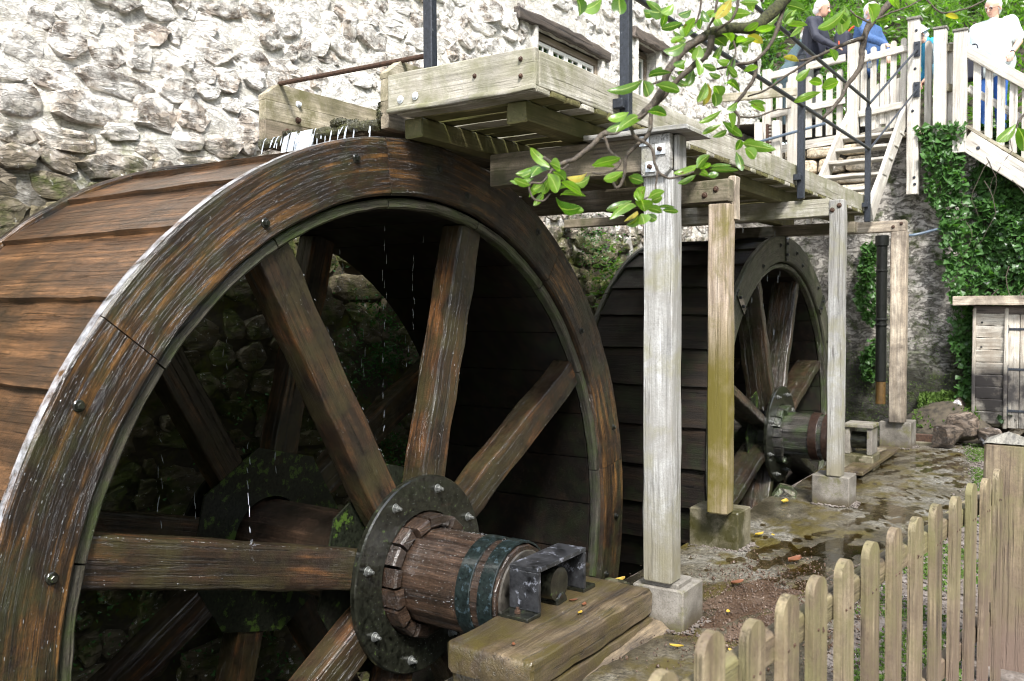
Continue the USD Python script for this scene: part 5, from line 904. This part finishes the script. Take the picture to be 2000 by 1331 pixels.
LV = [  # stalk end, tip, width in the photograph's scale, kind
(1074,327,1036,289,16,0),(1056,324,1007,340,15,0),(1050,332,1018,346,12,0),(1076,331,1038,345,14,1),(1042,348,996,354,10,1),(1036,362,1004,350,13,0),(1070,368,1033,386,16,0),(1062,376,1042,402,11,0),(1074,320,1094,330,18,1),(1080,336,1104,354,15,1),(1096,356,1136,381,14,1),(1090,374,1134,367,9,0),(1094,382,1144,384,10,0),(1086,386,1134,405,18,1),(1098,398,1140,413,16,0),(1070,340,1088,376,22,0),(1060,358,1040,370,14,0),(1072,350,1060,380,16,0),
(1156,324,1212,310,15,0),(1160,328,1201,327,9,1),(1146,336,1107,346,11,2),(1152,342,1109,358,16,1),(1216,336,1179,351,16,0),(1228,346,1257,356,18,0),(1210,338,1222,345,10,0),
(1234,393,1184,411,14,0),(1240,400,1191,428,14,0),(1250,392,1260,365,18,0),(1266,388,1298,374,14,0),(1272,394,1294,386,16,0),(1252,390,1259,414,28,1),(1264,408,1293,416,14,0),(1286,404,1318,405,6,0),(1293,411,1325,414,10,0),(1244,412,1219,433,10,2),(1246,420,1223,440,13,0),(1252,418,1258,438,24,0),(1264,418,1282,430,15,0),(1248,394,1245,370,14,0),
(1362,322,1315,339,11,0),(1361,326,1326,341,10,0),(1362,329,1386,303,15,0),(1367,331,1388,320,10,0),(1386,326,1429,324,8,0),(1386,332,1442,333,10,0),(1360,341,1324,359,10,0),(1369,339,1386,345,11,0),(1382,343,1404,340,11,0),
(1255,156,1185,177,16,0),(1267,151,1310,142,12,0),(1257,158,1267,188,20,0),(1281,166,1328,179,18,0),(1228,220,1187,233,15,0),(1236,231,1185,255,15,0),(1265,219,1302,226,16,0),(1250,233,1204,257,17,0),
(1125,-6,1131,32,16,0),(1175,-2,1137,20,19,0),(1209,-10,1212,29,26,0),(1302,6,1267,21,15,0),(1315,8,1292,26,15,0),(1339,72,1357,35,15,0),(1428,-2,1397,38,17,2),(1438,19,1469,26,21,0),(1445,5,1482,5,12,0),(1339,84,1296,100,17,0),(1337,72,1310,82,11,0),(1366,89,1357,118,20,0),(1394,75,1418,91,21,0),(1409,67,1428,84,15,0),(1438,84,1457,75,13,0),(1450,87,1475,77,12,0),
(1378,161,1363,200,15,0),(1382,163,1374,207,13,2),(1394,168,1406,192,20,1),(1394,180,1397,209,18,0),(1416,168,1445,180,11,0),(1422,223,1430,256,18,0),(1409,216,1365,240,10,0),(1411,238,1450,267,14,0),(1409,243,1372,262,10,0),
(1452,281,1516,293,19,0),(1450,280,1484,291,13,0),(1455,290,1475,310,18,0),(1438,297,1450,334,13,0),(1437,294,1447,273,12,0),(1465,206,1494,218,12,0),(1461,201,1496,203,9,0),(1582,134,1555,157,14,0),(1580,160,1606,164,14,0),(1605,172,1638,160,19,1),(1603,180,1550,200,13,0),(1650,19,1597,56,17,0),(1645,22,1645,66,22,0),(1670,22,1678,54,18,0),(1695,8,1705,45,19,0),(1737,33,1710,42,13,0),(1738,-4,1756,18,14,0),(1846,31,1872,35,9,2),(1984,243,1948,278,18,0),(1988,250,1998,296,27,0),
(1400,135,1372,128,11,0),(1378,110,1352,100,12,0),(1420,130,1440,150,12,0),(1430,40,1410,20,14,0),(1360,60,1330,50,13,0),(1460,70,1490,85,14,2),(1475,60,1510,52,12,1),(1350,20,1325,30,13,0),(1420,255,1392,268,10,0),(1440,200,1420,215,12,0),(1452,140,1480,130,11,0),(1408,150,1384,143,10,0),(1790,4,1765,-4,12,0),(1820,8,1802,22,11,0),(1560,120,1530,112,10,2),(1620,96,1632,120,11,0),(1290,24,1262,2,13,0),(1385,44,1372,20,13,0),(1402,110,1412,86,13,0),(1425,120,1400,118,12,0),(1340,118,1316,128,12,0)]
for q, (x0, y0, x1, y1, w, k) in enumerate(LV):
    rr = np.random.default_rng(q); d0 = 2.42 + (.10 if x0 > 1340 else 0) + (.28 if x0 > 1540 else 0) + rr.normal(0, .03); d1 = d0 + rr.normal(0, .035)
    roll = rr.normal(.35, .35) if k != 1 else rr.uniform(.5, .9)
    cr = max(.45, math.cos(roll)); obj('leaf', blade(at(x0, y0, d0), at(x1, y1, d1), 1.15 * w * d0 / FPX / cr, roll, rr.uniform(.08, .22), q), 'rhodo_old' if k == 2 else 'rhodo_leaf', rd, world=True, smooth=True, uv=LUV)

re_ = np.random.default_rng(77)   # more leaves along the upper limbs
for q in range(64):
    px, py = re_.uniform(1290, 1500), re_.uniform(-20, 150)
    if q > 44: px, py = re_.uniform(1500, 1790), re_.uniform(-20, 60)
    if py > 165 - (px - 1290) * .35: continue
    a = re_.uniform(0, 2 * PI); L = re_.uniform(24, 44); dd = 2.6 + (.25 if px > 1500 else 0) + re_.normal(0, .08); roll = re_.normal(.3, .4)
    obj('leaf', blade(at(px, py, dd), at(px + L * math.cos(a), py + L * math.sin(a), dd + re_.normal(0, .04)), re_.uniform(13, 19) * dd / FPX, roll, re_.uniform(.08, .22), q + 500), 'rhodo_leaf', rd, world=True, smooth=True, uv=LUV)

# ================================================================ IVY, LAUREL, MOSS
ri = np.random.default_rng(8)
def scatter(name, label, cat, p, d, L, m, wid, fold=.12, droop=.25, rr=ri): return tag(obj(name, leaves(p, d, L, rr, wid, fold, droop), m, None, smooth=False), label, cat, kind='stuff')
def ivy_points(n, y0, y1, z0, z1, edge, depth=.25):
    y = ri.uniform(y0, y1, n); z = ri.uniform(z0, z1, n); k = edge(y, z) + .9 * (fb(np.c_[0 * y, y * 2.2, z * 2.2], 4) - .5) > 0; y, z = y[k], z[k]
    x = 12.98 + .45 * z / 4 * (y < 1.6) + .1 * z / 4 * (y >= 1.6) - .06 - depth * fb(np.c_[0 * y + 3, y * 3.0, z * 3.0], 3) - ri.uniform(0, .07, len(y))
    d = np.c_[ri.uniform(-.9, -.2, len(y)), ri.normal(0, .45, len(y)), ri.uniform(-1, .15, len(y))]; d /= np.linalg.norm(d, axis=1, keepdims=True)
    return np.c_[x, y, z], d
bl = lambda z: np.interp(z, [.5, 1.2, 1.9, 2.8, 3.3, 4.1], [1.58, 1.64, 1.72, 1.86, 2.04, 2.12])
p, d = ivy_points(12500, .2, 2.2, .3, 4.1, lambda y, z: np.clip((bl(z) - y) * 5, -.6, .6) + np.where((y < 1.2) & (z < 2.6), -.06, .1))
iv = scatter('ivy', 'dense glossy ivy covering the wall right of the newel post', 'ivy', p, d, .085 * ri.choice([.55, .8, 1.0, 1.25], len(p)), 'ivy_leaf', 1.0)
st_ = []
for q in range(10):
    y0 = ri.uniform(.9, 1.9); z0 = ri.uniform(1.9, 4.0); L_ = ri.uniform(.5, 1.3); tt = np.linspace(0, 1, 9); st_.append(tube(np.c_[12.80 + .1 * z0 / 4 - .06 * np.sin(tt * 3) + ri.normal(0, .01, 9), y0 + .12 * np.sin(tt * 4 + q) + ri.normal(0, .01, 9), z0 - L_ * tt], np.linspace(.006, .003, 9), 5))
obj('stem', merge(st_), 'branch_bark', iv, kind='stuff')
p, d = ivy_points(5200, -6, 1.3, .2, 3.6, lambda y, z: .05 + 0 * y, .4)
scatter('undergrowth', 'dark creeper undergrowth below the right-hand stair', 'undergrowth', p, d, .075, 'dark_leaf', .8)
p, d = ivy_points(2300, 2.52, 3.05, .70, 2.6, lambda y, z: .24 - np.abs(y - 2.74 - .06 * np.sin(z * 4)) * 2.0 + .10 * (z - 1.4), .06); p[:, 0] -= .03
scatter('hanging_ivy', 'bright ivy strand hanging left of the black drainpipe', 'ivy', p, d, .075, 'ivy_leaf', 1.0)
p, d = ivy_points(1100, 1.55, 2.35, .6, 3.6, lambda y, z: -.38 + .25 * (y < 2.0) * (z > 2.3), .05)
scatter('climbing_ivy', 'sparse small ivy sprigs climbing the grey rendered wall', 'ivy', p, d, .05, 'ivy_leaf', 1.0)
p, d = ivy_points(5200, 1.45, 3.2, .02, 2.5, lambda y, z: .25 - z * .23 + (y > 2.45) * .12, .04); d[:, 2] = np.abs(d[:, 2])
scatter('wall_moss', 'green moss spreading over the foot of the retaining wall', 'moss', p, d, .022, 'moss_leaf', .6)
n = 2600; y = ri.uniform(1.35, 2.1, n); s = ri.uniform(0, 1, n); p = np.c_[12.35 + .6 * s + ri.normal(0, .05, n), y, .08 + .42 * s + .1 * fb(np.c_[y * 4, s * 4, 0 * s])]; d = ri.normal(size=(n, 3)) * [.6, .6, .4] + [-.3, 0, .8]; d /= np.linalg.norm(d, axis=1, keepdims=True)
scatter('bank_plants', 'bright green moss and small ferns between the shed and the wall foot', 'plants', p, d, .06, 'moss_leaf', .45)
# earth under that bank
tag(obj('earth_mound', loft([np.c_[12.75 + rx * .62 * np.cos(a_ := np.arange(24) / 24 * 2 * PI), 1.75 + rx * .72 * np.sin(a_), np.full(24, zz)] for rx, zz in ((1, -.04), (.85, .12), (.55, .33), (.25, .44), (.02, .47))]), 'earth', None, smooth=True), kind='structure')
# laurel bank behind the people
def laurel(name, label, n, y0, y1, x0, x1, L, m='laurel_leaf'):
    y = ri.uniform(y0, y1, n); x = ri.uniform(x0, x1, n) ; h = hill_z(x, y); k = n // 9
    cy, cx = ri.uniform(y0, y1, k), ri.uniform(x0, x1, k); j = ri.integers(0, k, n); up = ri.uniform(.1, .9, k)[j]
    x, y = cx[j] + ri.normal(0, .05, n), cy[j] + ri.normal(0, .05, n); z = hill_z(x, y) + up + ri.uniform(-.14, .14, n)
    d = ri.normal(size=(n, 3)) * [.75, .75, .45] + [-.35, 0, .35]; d /= np.linalg.norm(d, axis=1, keepdims=True)
    return tag(obj(name, leaves(np.c_[x, y, z], d, L, ri, .30, .10, .3), m, None, smooth=False), label, 'shrubs', kind='stuff')
laurel('laurel_thicket', 'bright green laurel thicket on the slope behind the visitors', 26000, -3, 7.5, 15.2, 20.5, .19)
laurel('creeper_bank', 'darker leafy creeper between laurels at the mill corner', 5000, 3.6, 7.0, 14.9, 16.2, .10, 'ivy_leaf')
tag(obj('cut_log', cyl((14.6, 5.35, 7.0), (14.95, 4.95, 6.95), .085, 16), 'log_wood', None), 'short sawn round beam end poking out by the mill corner', 'log')
# plants on the pit's rock
P_, D_ = [], []
for (px, py, r_, n) in ((750, 700, .22, 900), (770, 890, .25, 700), (720, 640, .16, 300), (700, 800, .2, 250), (230, 1180, .3, 260), (330, 1220, .3, 220), (520, 1280, .3, 260), (600, 560, .15, 120), (1190, 520, .3, 420), (1150, 470, .2, 240), (455, 800, .2, 90)):
    d1 = at(px, py, 1) - EYE; c = EYE + d1 * (4.90 / d1[1]); q = np.c_[ri.normal(0, r_, n), ri.uniform(-.07, .03, n), ri.normal(0, r_ * .9, n)]; k = fb((q + c) * 6, 3) > .47; P_.append((q + c)[k])
p = np.vstack(P_); d = np.c_[ri.normal(0, .5, len(p)), ri.uniform(-1, -.2, len(p)), ri.uniform(-.6, .6, len(p))]; d /= np.linalg.norm(d, axis=1, keepdims=True)
scatter('pit_plants', 'small wet ferns and liverwort on the rock behind the wheels', 'plants', p, d, .035, 'fern_leaf', .55)
p = np.vstack([[at(1188 + ri.normal(0, 22), 545 + ri.normal(0, 40), 1) for _ in range(150)]]); p = EYE + (p - EYE) * (4.82 / (p - EYE)[:, 1:2]); d = np.c_[ri.normal(0, .6, 150), ri.uniform(-1, -.2, 150), ri.uniform(-.4, .5, 150)]; d /= np.linalg.norm(d, axis=1, keepdims=True)
scatter('wall_fern', 'light green fern tuft on the wall between the two wheels', 'fern', p, d, .10, 'laurel_leaf', .35)
# moss and gravel strip between path and picket fence
n = 34000; x = ri.uniform(1.5, 12.2, n); y = edge_lo(x) - ri.uniform(-.02, .62, n) ** 1.0; k = fb(np.c_[x * 1.7, y * 1.7, 0 * x], 4) + .10 * (x > 4.5) > .45; x, y = x[k], y[k]
d = ri.normal(size=(len(x), 3)) * [.7, .7, .3] + [0, 0, .7]; d /= np.linalg.norm(d, axis=1, keepdims=True)
scatter('moss_strip', 'bright green moss growing between path edge and picket fence', 'moss', np.c_[x, y, 0 * x - .008], d, .022, 'moss_leaf', .7)
ic = vf(trimesh.creation.icosphere(subdivisions=1, radius=1.0)); ib_g = vf(trimesh.creation.icosphere(subdivisions=0, radius=1.0)); parts = []
for q in range(3200):
    x = ri.uniform(1.4, 12.4); y = edge_lo(x) - ri.uniform(-.04, .75); s = ri.uniform(.006, .019) * ri.uniform(.7, 1.3, 3) * [1, 1, .6]; parts.append((ic[0] * (1 + ri.normal(0, .12, (len(ic[0]), 1))) * s + [x, y, -.008 + s[2] * .4], ic[1]))
tag(obj('gravel', merge(parts), 'gravel_ground', None, smooth=False), 'grey gravel scattered between path and picket fence', 'gravel', kind='stuff')
parts = []; mm = .36 * 1.0
for q in range(5200):
    x, y = 4.85 + ri.normal(0, .48), 1.60 + ri.normal(0, .30); s = ri.lognormal(-5.75, .45) * ri.uniform(.6, 1.4, 3); parts.append((ib_g[0] * (1 + ri.normal(0, .2, (len(ib_g[0]), 1))) * s + [x, y, .028 + s[2] * .1], ib_g[1]))
tag(obj('grit', merge(parts), 'red_gravel', None, smooth=False), 'wet reddish grit around the nearest footing', 'grit', kind='stuff')
# litter gathered along the path edge and round the footings
parts = []
for q in range(900):
    if q < 500: x = ri.uniform(3.6, 12); y = edge_lo(x) + ri.normal(0, .05)
    else: f_ = ((4.23, 4.50, 1.80, 2.09), (5.88, 6.14, 2.10, 2.46), (7.69, 7.95, 1.79, 2.10), (11.26, 11.62, 1.93, 2.28))[q % 4]; t_ = ri.uniform(); x, y = ((f_[0] - abs(ri.normal(0, .03)), f_[2] + t_ * (f_[3] - f_[2])) if q % 8 < 4 else (f_[0] + t_ * (f_[1] - f_[0]), f_[2] - abs(ri.normal(0, .03))))
    s = ri.uniform(.004, .014) * ri.uniform(.6, 1.4, 3) * [1, 1, .5]; parts.append((ib_g[0] * (1 + ri.normal(0, .2, (len(ib_g[0]), 1))) * s + [x, y, .022 + s[2] * .3], ib_g[1]))
tag(obj('path_litter', merge(parts), 'gravel_ground', None, smooth=False), 'grit and crumbs gathered along the path edge and the footings', 'litter', kind='stuff')
# fallen leaves, each lying where the photograph shows one
def fallen(label, px, py, z, L, ang, m):
    d1 = at(px, py, 1) - EYE; c = EYE + d1 * ((z - EYE[2]) / d1[2]); rr = np.random.default_rng(px)
    x = np.array([math.cos(ang), math.sin(ang), 0]); y = np.array([-x[1], x[0], 0]); rows = []
    for t, wf in zip((0, .15, .4, .7, .9, 1), (.06, .5, 1, .8, .4, .03)): rows.append([c + x * L * (t - .5) + y * s * L * .24 * wf + [0, 0, .004 + abs(s) * L * .10 + .06 * L * (t - .5) ** 2 * 4] for s in (-1, 0, 1)])
    v = np.array(rows).reshape(-1, 3); i = np.arange(18).reshape(6, 3); tag(obj('fallen_leaf', (v, np.stack([i[:-1, :-1], i[1:, :-1], i[1:, 1:], i[:-1, 1:]], -1).reshape(-1, 4)), m, None, smooth=True), label, 'leaf', 'fallen leaves')
Yl, Br = 'fallen_yellow', 'fallen_brown'
for a in (('plump yellow leaf at the corner of the nearest footing', 1321, 1265, .03, .07, 1.9, Yl), ('large yellow leaf half behind the second picket top', 1436, 1279, .03, .09, 1.2, Yl), ('small yellow leaf on the red grit', 1422, 1197, .04, .05, .4, Yl), ('dark red-brown leaf lying on the wet grit', 1440, 1141, .04, .11, -.4, Br), ('pale yellow leaf on the path right of the mossy footing', 1483, 1046, .03, .10, -.3, Yl), ('tiny yellow leaf beside the pale one on the path', 1510, 1047, .03, .05, .6, Yl), ('long reddish leaf on the grooved concrete', 1552, 1097, .03, .16, -.2, Br), ('yellow leaf near the wet path edge below the second hub', 1533, 982, .03, .13, .1, Yl), ('brown leaf on the block top nearest its right end', 1141, 1183, .226, .05, .3, Br), ('orange leaf on the bearing block near its front edge', 1133, 1199, .226, .045, .1, Yl), ('red-brown leaf beside the bracket\'s far foot', 1120, 1175, .226, .05, 2.6, Br), ('small tan leaf at the block\'s left end', 1003, 1261, .226, .035, .7, Br), ('orange leaf on the wet rubble beside the block', 1210, 1136, .16, .10, -.2, Yl), ('brown leaf by the fence foot on the gravel', 1490, 1235, .0, .07, .9, Br), ('yellow leaf under the third picket gap', 1419, 1320, .0, .07, 2.0, Yl)): fallen(*a)
tag(obj('twig', tube([(5.35, 1.42, .045), (5.6, 1.38, .05), (5.95, 1.30, .045)], [.006, .008, .005], 6), 'branch_bark', None), 'short dark twig lying on the path', 'twig')

# ================================================================ VISITORS
plain('skin', (.56, .33, .24), .5, 0, .06, .05, 40); plain('hair_grey', (.62, .61, .60), .7, 0, .12, .4, 120); plain('navy_cloth', (.018, .020, .035), .75, 0, .2, .3, 60); plain('blue_cloth', (.035, .085, .21), .7, 0, .2, .3, 50); plain('teal_cloth', (.02, .26, .42), .75, 0, .15, .3, 40); plain('grey_teal', (.06, .10, .12), .8, 0, .15, .3, 40); plain('white_cloth', (.66, .72, .70), .85, 0, .05, .3, 30)
plain('jean_blue', (.02, .09, .32), .8, 0, .15, .3, 60); plain('pink_cloth', (.55, .03, .16), .8, 0, .1, .3, 60); plain('plum_cloth', (.12, .03, .10), .8, 0, .1, .3, 60); plain('dark_trouser', (.06, .065, .06), .85, 0, .1, .3, 60); plain('orange_strap', (.75, .10, .03), .6, 0, .1, .1, 60); plain('straw', (.55, .40, .24), .8, 0, .1, .3, 60); plain('lens_dark', (.03, .02, .03), .2, 0, .1, 0, 20); plain('lip', (.38, .13, .11), .5, 0, .05, 0, 30)
def solid(chains, length=.028, it=8):
    m = m3.Manifold()
    for ps, rs in chains: m = m + hull(ps, rs)
    m = m.refine_to_length(length); v, f = vf(m); t = trimesh.Trimesh(v, f, process=True); trimesh.smoothing.filter_taubin(t, iterations=it); return t.vertices, t.faces
def person(label, loc, face, H, top, legs, hair, arms, lean=0.0, head_turn=0.0, head_down=0.1, short=False, broad=1.0, extra=None):
    """local frame: the person faces +x; arms: ((elbow, hand) left, (elbow, hand) right)"""
    t = thing('person', label, 'person', loc, None, face); s = H / 1.75; R = lambda p: np.array([p[0] * math.cos(lean) + (p[2] - .95) * math.sin(lean), p[1], .95 - p[0] * math.sin(lean) + (p[2] - .95) * math.cos(lean)]) if p[2] > .95 else np.array(p, float)
    S = lambda p: np.array(p, float) * s
    b = broad
    pel, ch = [S(R((0, y, .96))) for y in (-.09 * b, .09 * b)], [S(R((.01, y, 1.28))) for y in (-.11 * b, .11 * b)]
    bel = [S(R((.03 * b, y, 1.08))) for y in (-.08 * b, .08 * b)]; sho = {k: S(R((0, k * .185 * b, 1.43))) for k in (-1, 1)}; neck = S(R((.0, 0, 1.50))); hd = S(R((.03, 0, 1.645)))
    ht = np.array([math.cos(head_turn) * math.cos(head_down), math.sin(head_turn) * math.cos(head_down), -math.sin(head_down)]); hs = np.cross([0, 0, 1], ht); hs /= np.linalg.norm(hs); hu = np.cross(ht, hs)
    hp = lambda x, y, z: hd + (ht * x + hs * y + hu * z) * s
    torso = [([*pel, *bel], [.125*s*b]*2 + [.12*s*b]*2), ([*bel, *ch], [.12*s*b]*2 + [.115*s*b]*2), ([*ch, sho[-1], sho[1]], [.115*s*b]*2 + [.065*s]*2)]
    el = {k: S(arms[i][0]) for i, k in enumerate((1, -1))}; ha = {k: S(arms[i][1]) for i, k in enumerate((1, -1))}
    arm = lambda g: sum([[([sho[k], el[k]], [.052*s+g, .042*s+g]), ([el[k], ha[k]], [.042*s+g, .029*s+g])] for k in (-1, 1)], [])
    leg = lambda g: sum([[([S((0, k*.095, .92)), S((.02, k*.10, .50))], [.088*s+g, .06*s+g]), ([S((.02, k*.10, .50)), S((-.01, k*.105, .09))], [.06*s+g, .042*s+g])] for k in (-1, 1)], [])
    feet = [([S((-.04, k*.105, .045)), S((.15, k*.12, .035))], [.045*s, .035*s]) for k in (-1, 1)]
    hands = []
    for k in (-1, 1):
        f = ha[k] - el[k]; f /= np.linalg.norm(f); sd = np.cross(f, [0, 0, 1]); sd /= max(np.linalg.norm(sd), 1e-6); pl = np.cross(sd, f); w0 = ha[k]
        hands.append(([w0, w0 + f*.085*s + sd*.028*s, w0 + f*.085*s - sd*.028*s], [.026*s, .016*s, .016*s]))
        for q, ln in enumerate((.062, .075, .07, .055)):
            k0 = w0 + f*.09*s + sd*(.03 - .02*q)*s; k1 = k0 + f*ln*.55*s - pl*.012*s; k2 = k1 + f*ln*.35*s - pl*.03*s; hands += [([k0, k1], [.0105*s, .0095*s]), ([k1, k2], [.0095*s, .0085*s])]
        th = w0 + f*.03*s + sd*.03*s; hands += [([th, th + f*.035*s + sd*.025*s], [.013*s, .011*s]), ([th + f*.035*s + sd*.025*s, th + f*.065*s + sd*.022*s - pl*.015*s], [.011*s, .009*s])]
    head = [([hp(-.025, 0, .03), hp(.01, 0, .035), hp(.035, 0, -.055)], [.092*s, .09*s, .058*s]), ([hp(.055, 0, -.075), hp(.02, 0, -.02)], [.035*s, .07*s]), ([hp(.092, 0, .012), hp(.108, 0, -.022)], [.010*s, .017*s]), ([neck, hp(-.01, 0, -.06)], [.056*s, .055*s])] + [([hp(0, k*.088, .008), hp(-.012, k*.092, -.03)], [.016*s, .012*s]) for k in (-1, 1)]
    body = obj('body', solid(torso + arm(0) + leg(0) + hands + head, .022, 6), 'skin', t, smooth=True)
    g = .016
    up = [(p, [r_ + g for r_ in rs]) for p, rs in torso]
    if short: up += sum([[([sho[k], sho[k] + (el[k] - sho[k]) * .75], [.075*s, .075*s])] for k in (-1, 1)], [])
    else: up += arm(g)
    up += [([*pel, *[p - np.array([0, 0, .10 * s]) for p in pel]], [.125*s*b + g]*2 + [.115*s*b + g]*2), ([neck, S(R((0, 0, 1.45)))], [.062*s + (0 if short else .008), .085*s])]
    uv_, uf = solid(up, .03, 5); uv_ = uv_ + .022 * (np.stack([fb(uv_ * [9, 9, 5] + 3, 4, q) for q in (1, 2, 3)], 1) - .5) * 2
    obj('shirt' if short else 'jacket', (uv_, uf), top, t, smooth=True)
    obj('trousers', solid(leg(.018) + [([S((0, -.085, .93)), S((0, .085, .93))], [.118*s, .118*s])], .04, 5), legs, t, smooth=True)
    obj('shoes', solid(feet, .03, 3), 'rubber', t, smooth=True)
    if hair: 
        hv, hf = solid([([hp(-.03, 0, .042), hp(-.005, 0, .055)], [.097*s, .088*s]), ([hp(-.055, 0, -.03), hp(-.03, 0, .03)], [.068*s, .085*s])] + [([hp(-.01, k*.05, .02), hp(-.015, k*.055, -.005)], [.045*s, .038*s]) for k in (-1, 1)], .02, 3); hv = hv + .008 * (np.stack([fb(hv * 45, 2, q) for q in (1, 2, 3)], 1) - .5) * 2; obj('hair', (hv, hf), hair, t, smooth=True)
    for k in (-1, 1):
        e = hp(.084, k*.032, .006); obj('eye', vf(m3.Manifold.sphere(.0105*s, 12).translate(tuple(e))), 'lens_dark', t, smooth=True); obj('eyebrow', tube([hp(.094, k*.016, .030), hp(.095, k*.034, .034), hp(.082, k*.054, .026)], [.004*s, .0055*s, .003*s], 6), hair or 'dark_trouser', t)
    obj('mouth', tube([hp(.082, -.026, -.062), hp(.092, 0, -.066), hp(.082, .026, -.062)], [.003*s, .0055*s, .003*s], 6), 'lip', t)
    if extra: extra(t, hp, s, S, R)
    return t
def glasses(t, hp, s, S, R):
    for k in (-1, 1):
        a = np.arange(15) / 14 * 2 * PI; obj('spectacle_rim', tube([hp(.106, k*.034 + .025*math.cos(x), .002 + .019*math.sin(x)) for x in a], .0028*s, 5), 'lens_dark', t); obj('spectacle_arm', tube([hp(.104, k*.06, .006), hp(.05, k*.088, .006), hp(0, k*.094, .004)], .0026*s, 5), 'lens_dark', t)
    obj('watch', cyl(S((.30, .335, .96)), S((.318, .337, .944)), .036, 14), 'navy_cloth', t)
def brim_hat(t, hp, s, S, R):
    k = 28; a = np.arange(k) / k * 2 * PI; prof = [(.10, .05), (.165, .035), (.168, .042), (.10, .062), (.095, .11), (.06, .135), (.005, .138)]
    obj('sun_hat', loft([np.array([hp(-.01 + r_ * math.cos(x), r_ * .88 * math.sin(x), z_) for x in a]) for r_, z_ in prof]), 'straw', t, smooth=True)
def white_hat(t, hp, s, S, R):
    k = 28; a = np.arange(k) / k * 2 * PI; prof = [(.098, .03), (.15, .005), (.153, .012), (.10, .045), (.098, .10), (.06, .135), (.005, .138)]
    obj('sun_hat', loft([np.array([hp(-.01 + r_ * math.cos(x), r_ * .92 * math.sin(x), z_) for x in a]) for r_, z_ in prof]), 'white_cloth', t, smooth=True)
fz = lambda y: 4.0 + .14 * np.clip(y - 1, 0, 4)
HILL_FIX = fz
person('grey-haired person in a dark navy jacket leaning at the landing fence', (13.55, 3.78, 4.43), -PI / 2 - .15, 1.80, 'navy_cloth', 'dark_trouser', 'hair_grey', (((.16, .26, 1.16), (.38, .14, .98)), ((.20, -.25, 1.18), (.44, -.10, 1.0))), lean=.22, head_turn=.25, head_down=.25)
person('person in a grey-teal jacket and straw sun hat bending behind the fence', (13.9, 4.22, 4.42), -PI / 2 + .5, 1.66, 'grey_teal', 'grey_teal', 'hair_grey', (((.18, .24, 1.05), (.30, .16, .82)), ((.18, -.24, 1.05), (.30, -.16, .82))), lean=.45, head_down=.5, extra=brim_hat)
person('person in a blue jacket with one hand on the gate', (13.45, 2.98, 4.22), -PI / 2 - .35, 1.78, 'blue_cloth', 'dark_trouser', 'hair_grey', (((.18, .24, 1.18), (.30, .10, 1.02)), ((.26, -.30, 1.19), (.50, -.30, 1.05))), lean=.12, head_turn=-.2)
person('person in a bright teal top and pink trousers bending between the posts', (13.75, 1.95, 4.05), PI / 2 + .5, 1.66, 'teal_cloth', 'pink_cloth', 'hair_grey', (((.20, .24, 1.05), (.34, .16, .86)), ((.20, -.24, 1.05), (.34, -.16, .86))), lean=.55, head_down=.5, extra=white_hat)
person('smiling grey-haired person in a white T-shirt and glasses at the stair rail', (13.6, 1.36, 4.0), PI - .25, 1.80, 'white_cloth', 'jean_blue', 'hair_grey', (((.06, .33, 1.14), (.30, .335, .96)), ((.05, -.33, 1.14), (.22, -.22, .98))), head_turn=-.25, head_down=.3, short=True, broad=1.18, extra=glasses)
# what they carry
bp_ = thing('backpack', 'dark blue backpack with orange straps on the blue-jacketed visitor', 'backpack', (13.50, 3.30, 5.5))
v, f = vf(m3.Manifold.batch_hull([m3.Manifold.sphere(.06, 16).translate((13.50 + a * .09, 3.28 + b * .05, 5.50 + c * .13)) for a in (-1, 1) for b in (-1, 1) for c in (-1, 1)] + [m3.Manifold.sphere(.05, 16).translate((13.50, 3.36, 5.45))])); obj('bag', (v, f), 'navy_cloth', bp_, world=True, smooth=True)
for q in ([(13.405, 3.30, 5.63), (13.36, 3.31, 5.53), (13.375, 3.30, 5.40)], [(13.44, 3.24, 5.64), (13.40, 3.12, 5.72), (13.36, 3.02, 5.68), (13.34, 2.96, 5.58)]): obj('strap', tube(spline(q, 6), .014, 6), 'orange_strap', bp_, world=True)
obj('front_pocket', vf(m3.Manifold.batch_hull([m3.Manifold.sphere(.03, 12).translate((13.50 + a * .07, 3.37, 5.44 + c * .05)) for a in (-1, 1) for c in (-1, 1)])), 'navy_cloth', bp_, world=True, smooth=True)
sb = thing('shoulder_bag', 'black shoulder bag held in front of the white T-shirt visitor', 'bag', (13.22, 1.58, 4.85))
obj('bag', vf(m3.Manifold.batch_hull([m3.Manifold.sphere(.04, 16).translate((13.22 + a * .05, 1.565 + b * .085, 4.88 + c * .15)) for a in (-1, 1) for b in (-1, 1) for c in (-1, 1)] + [m3.Manifold.sphere(.09, 16).translate((13.22, 1.565, 5.0))])), 'navy_cloth', sb, world=True, smooth=True)
obj('handle', tube(spline([(13.22, 1.50, 5.06), (13.25, 1.52, 5.16), (13.28, 1.58, 5.17), (13.22, 1.62, 5.06)], 5), .010, 6), 'navy_cloth', sb, world=True)
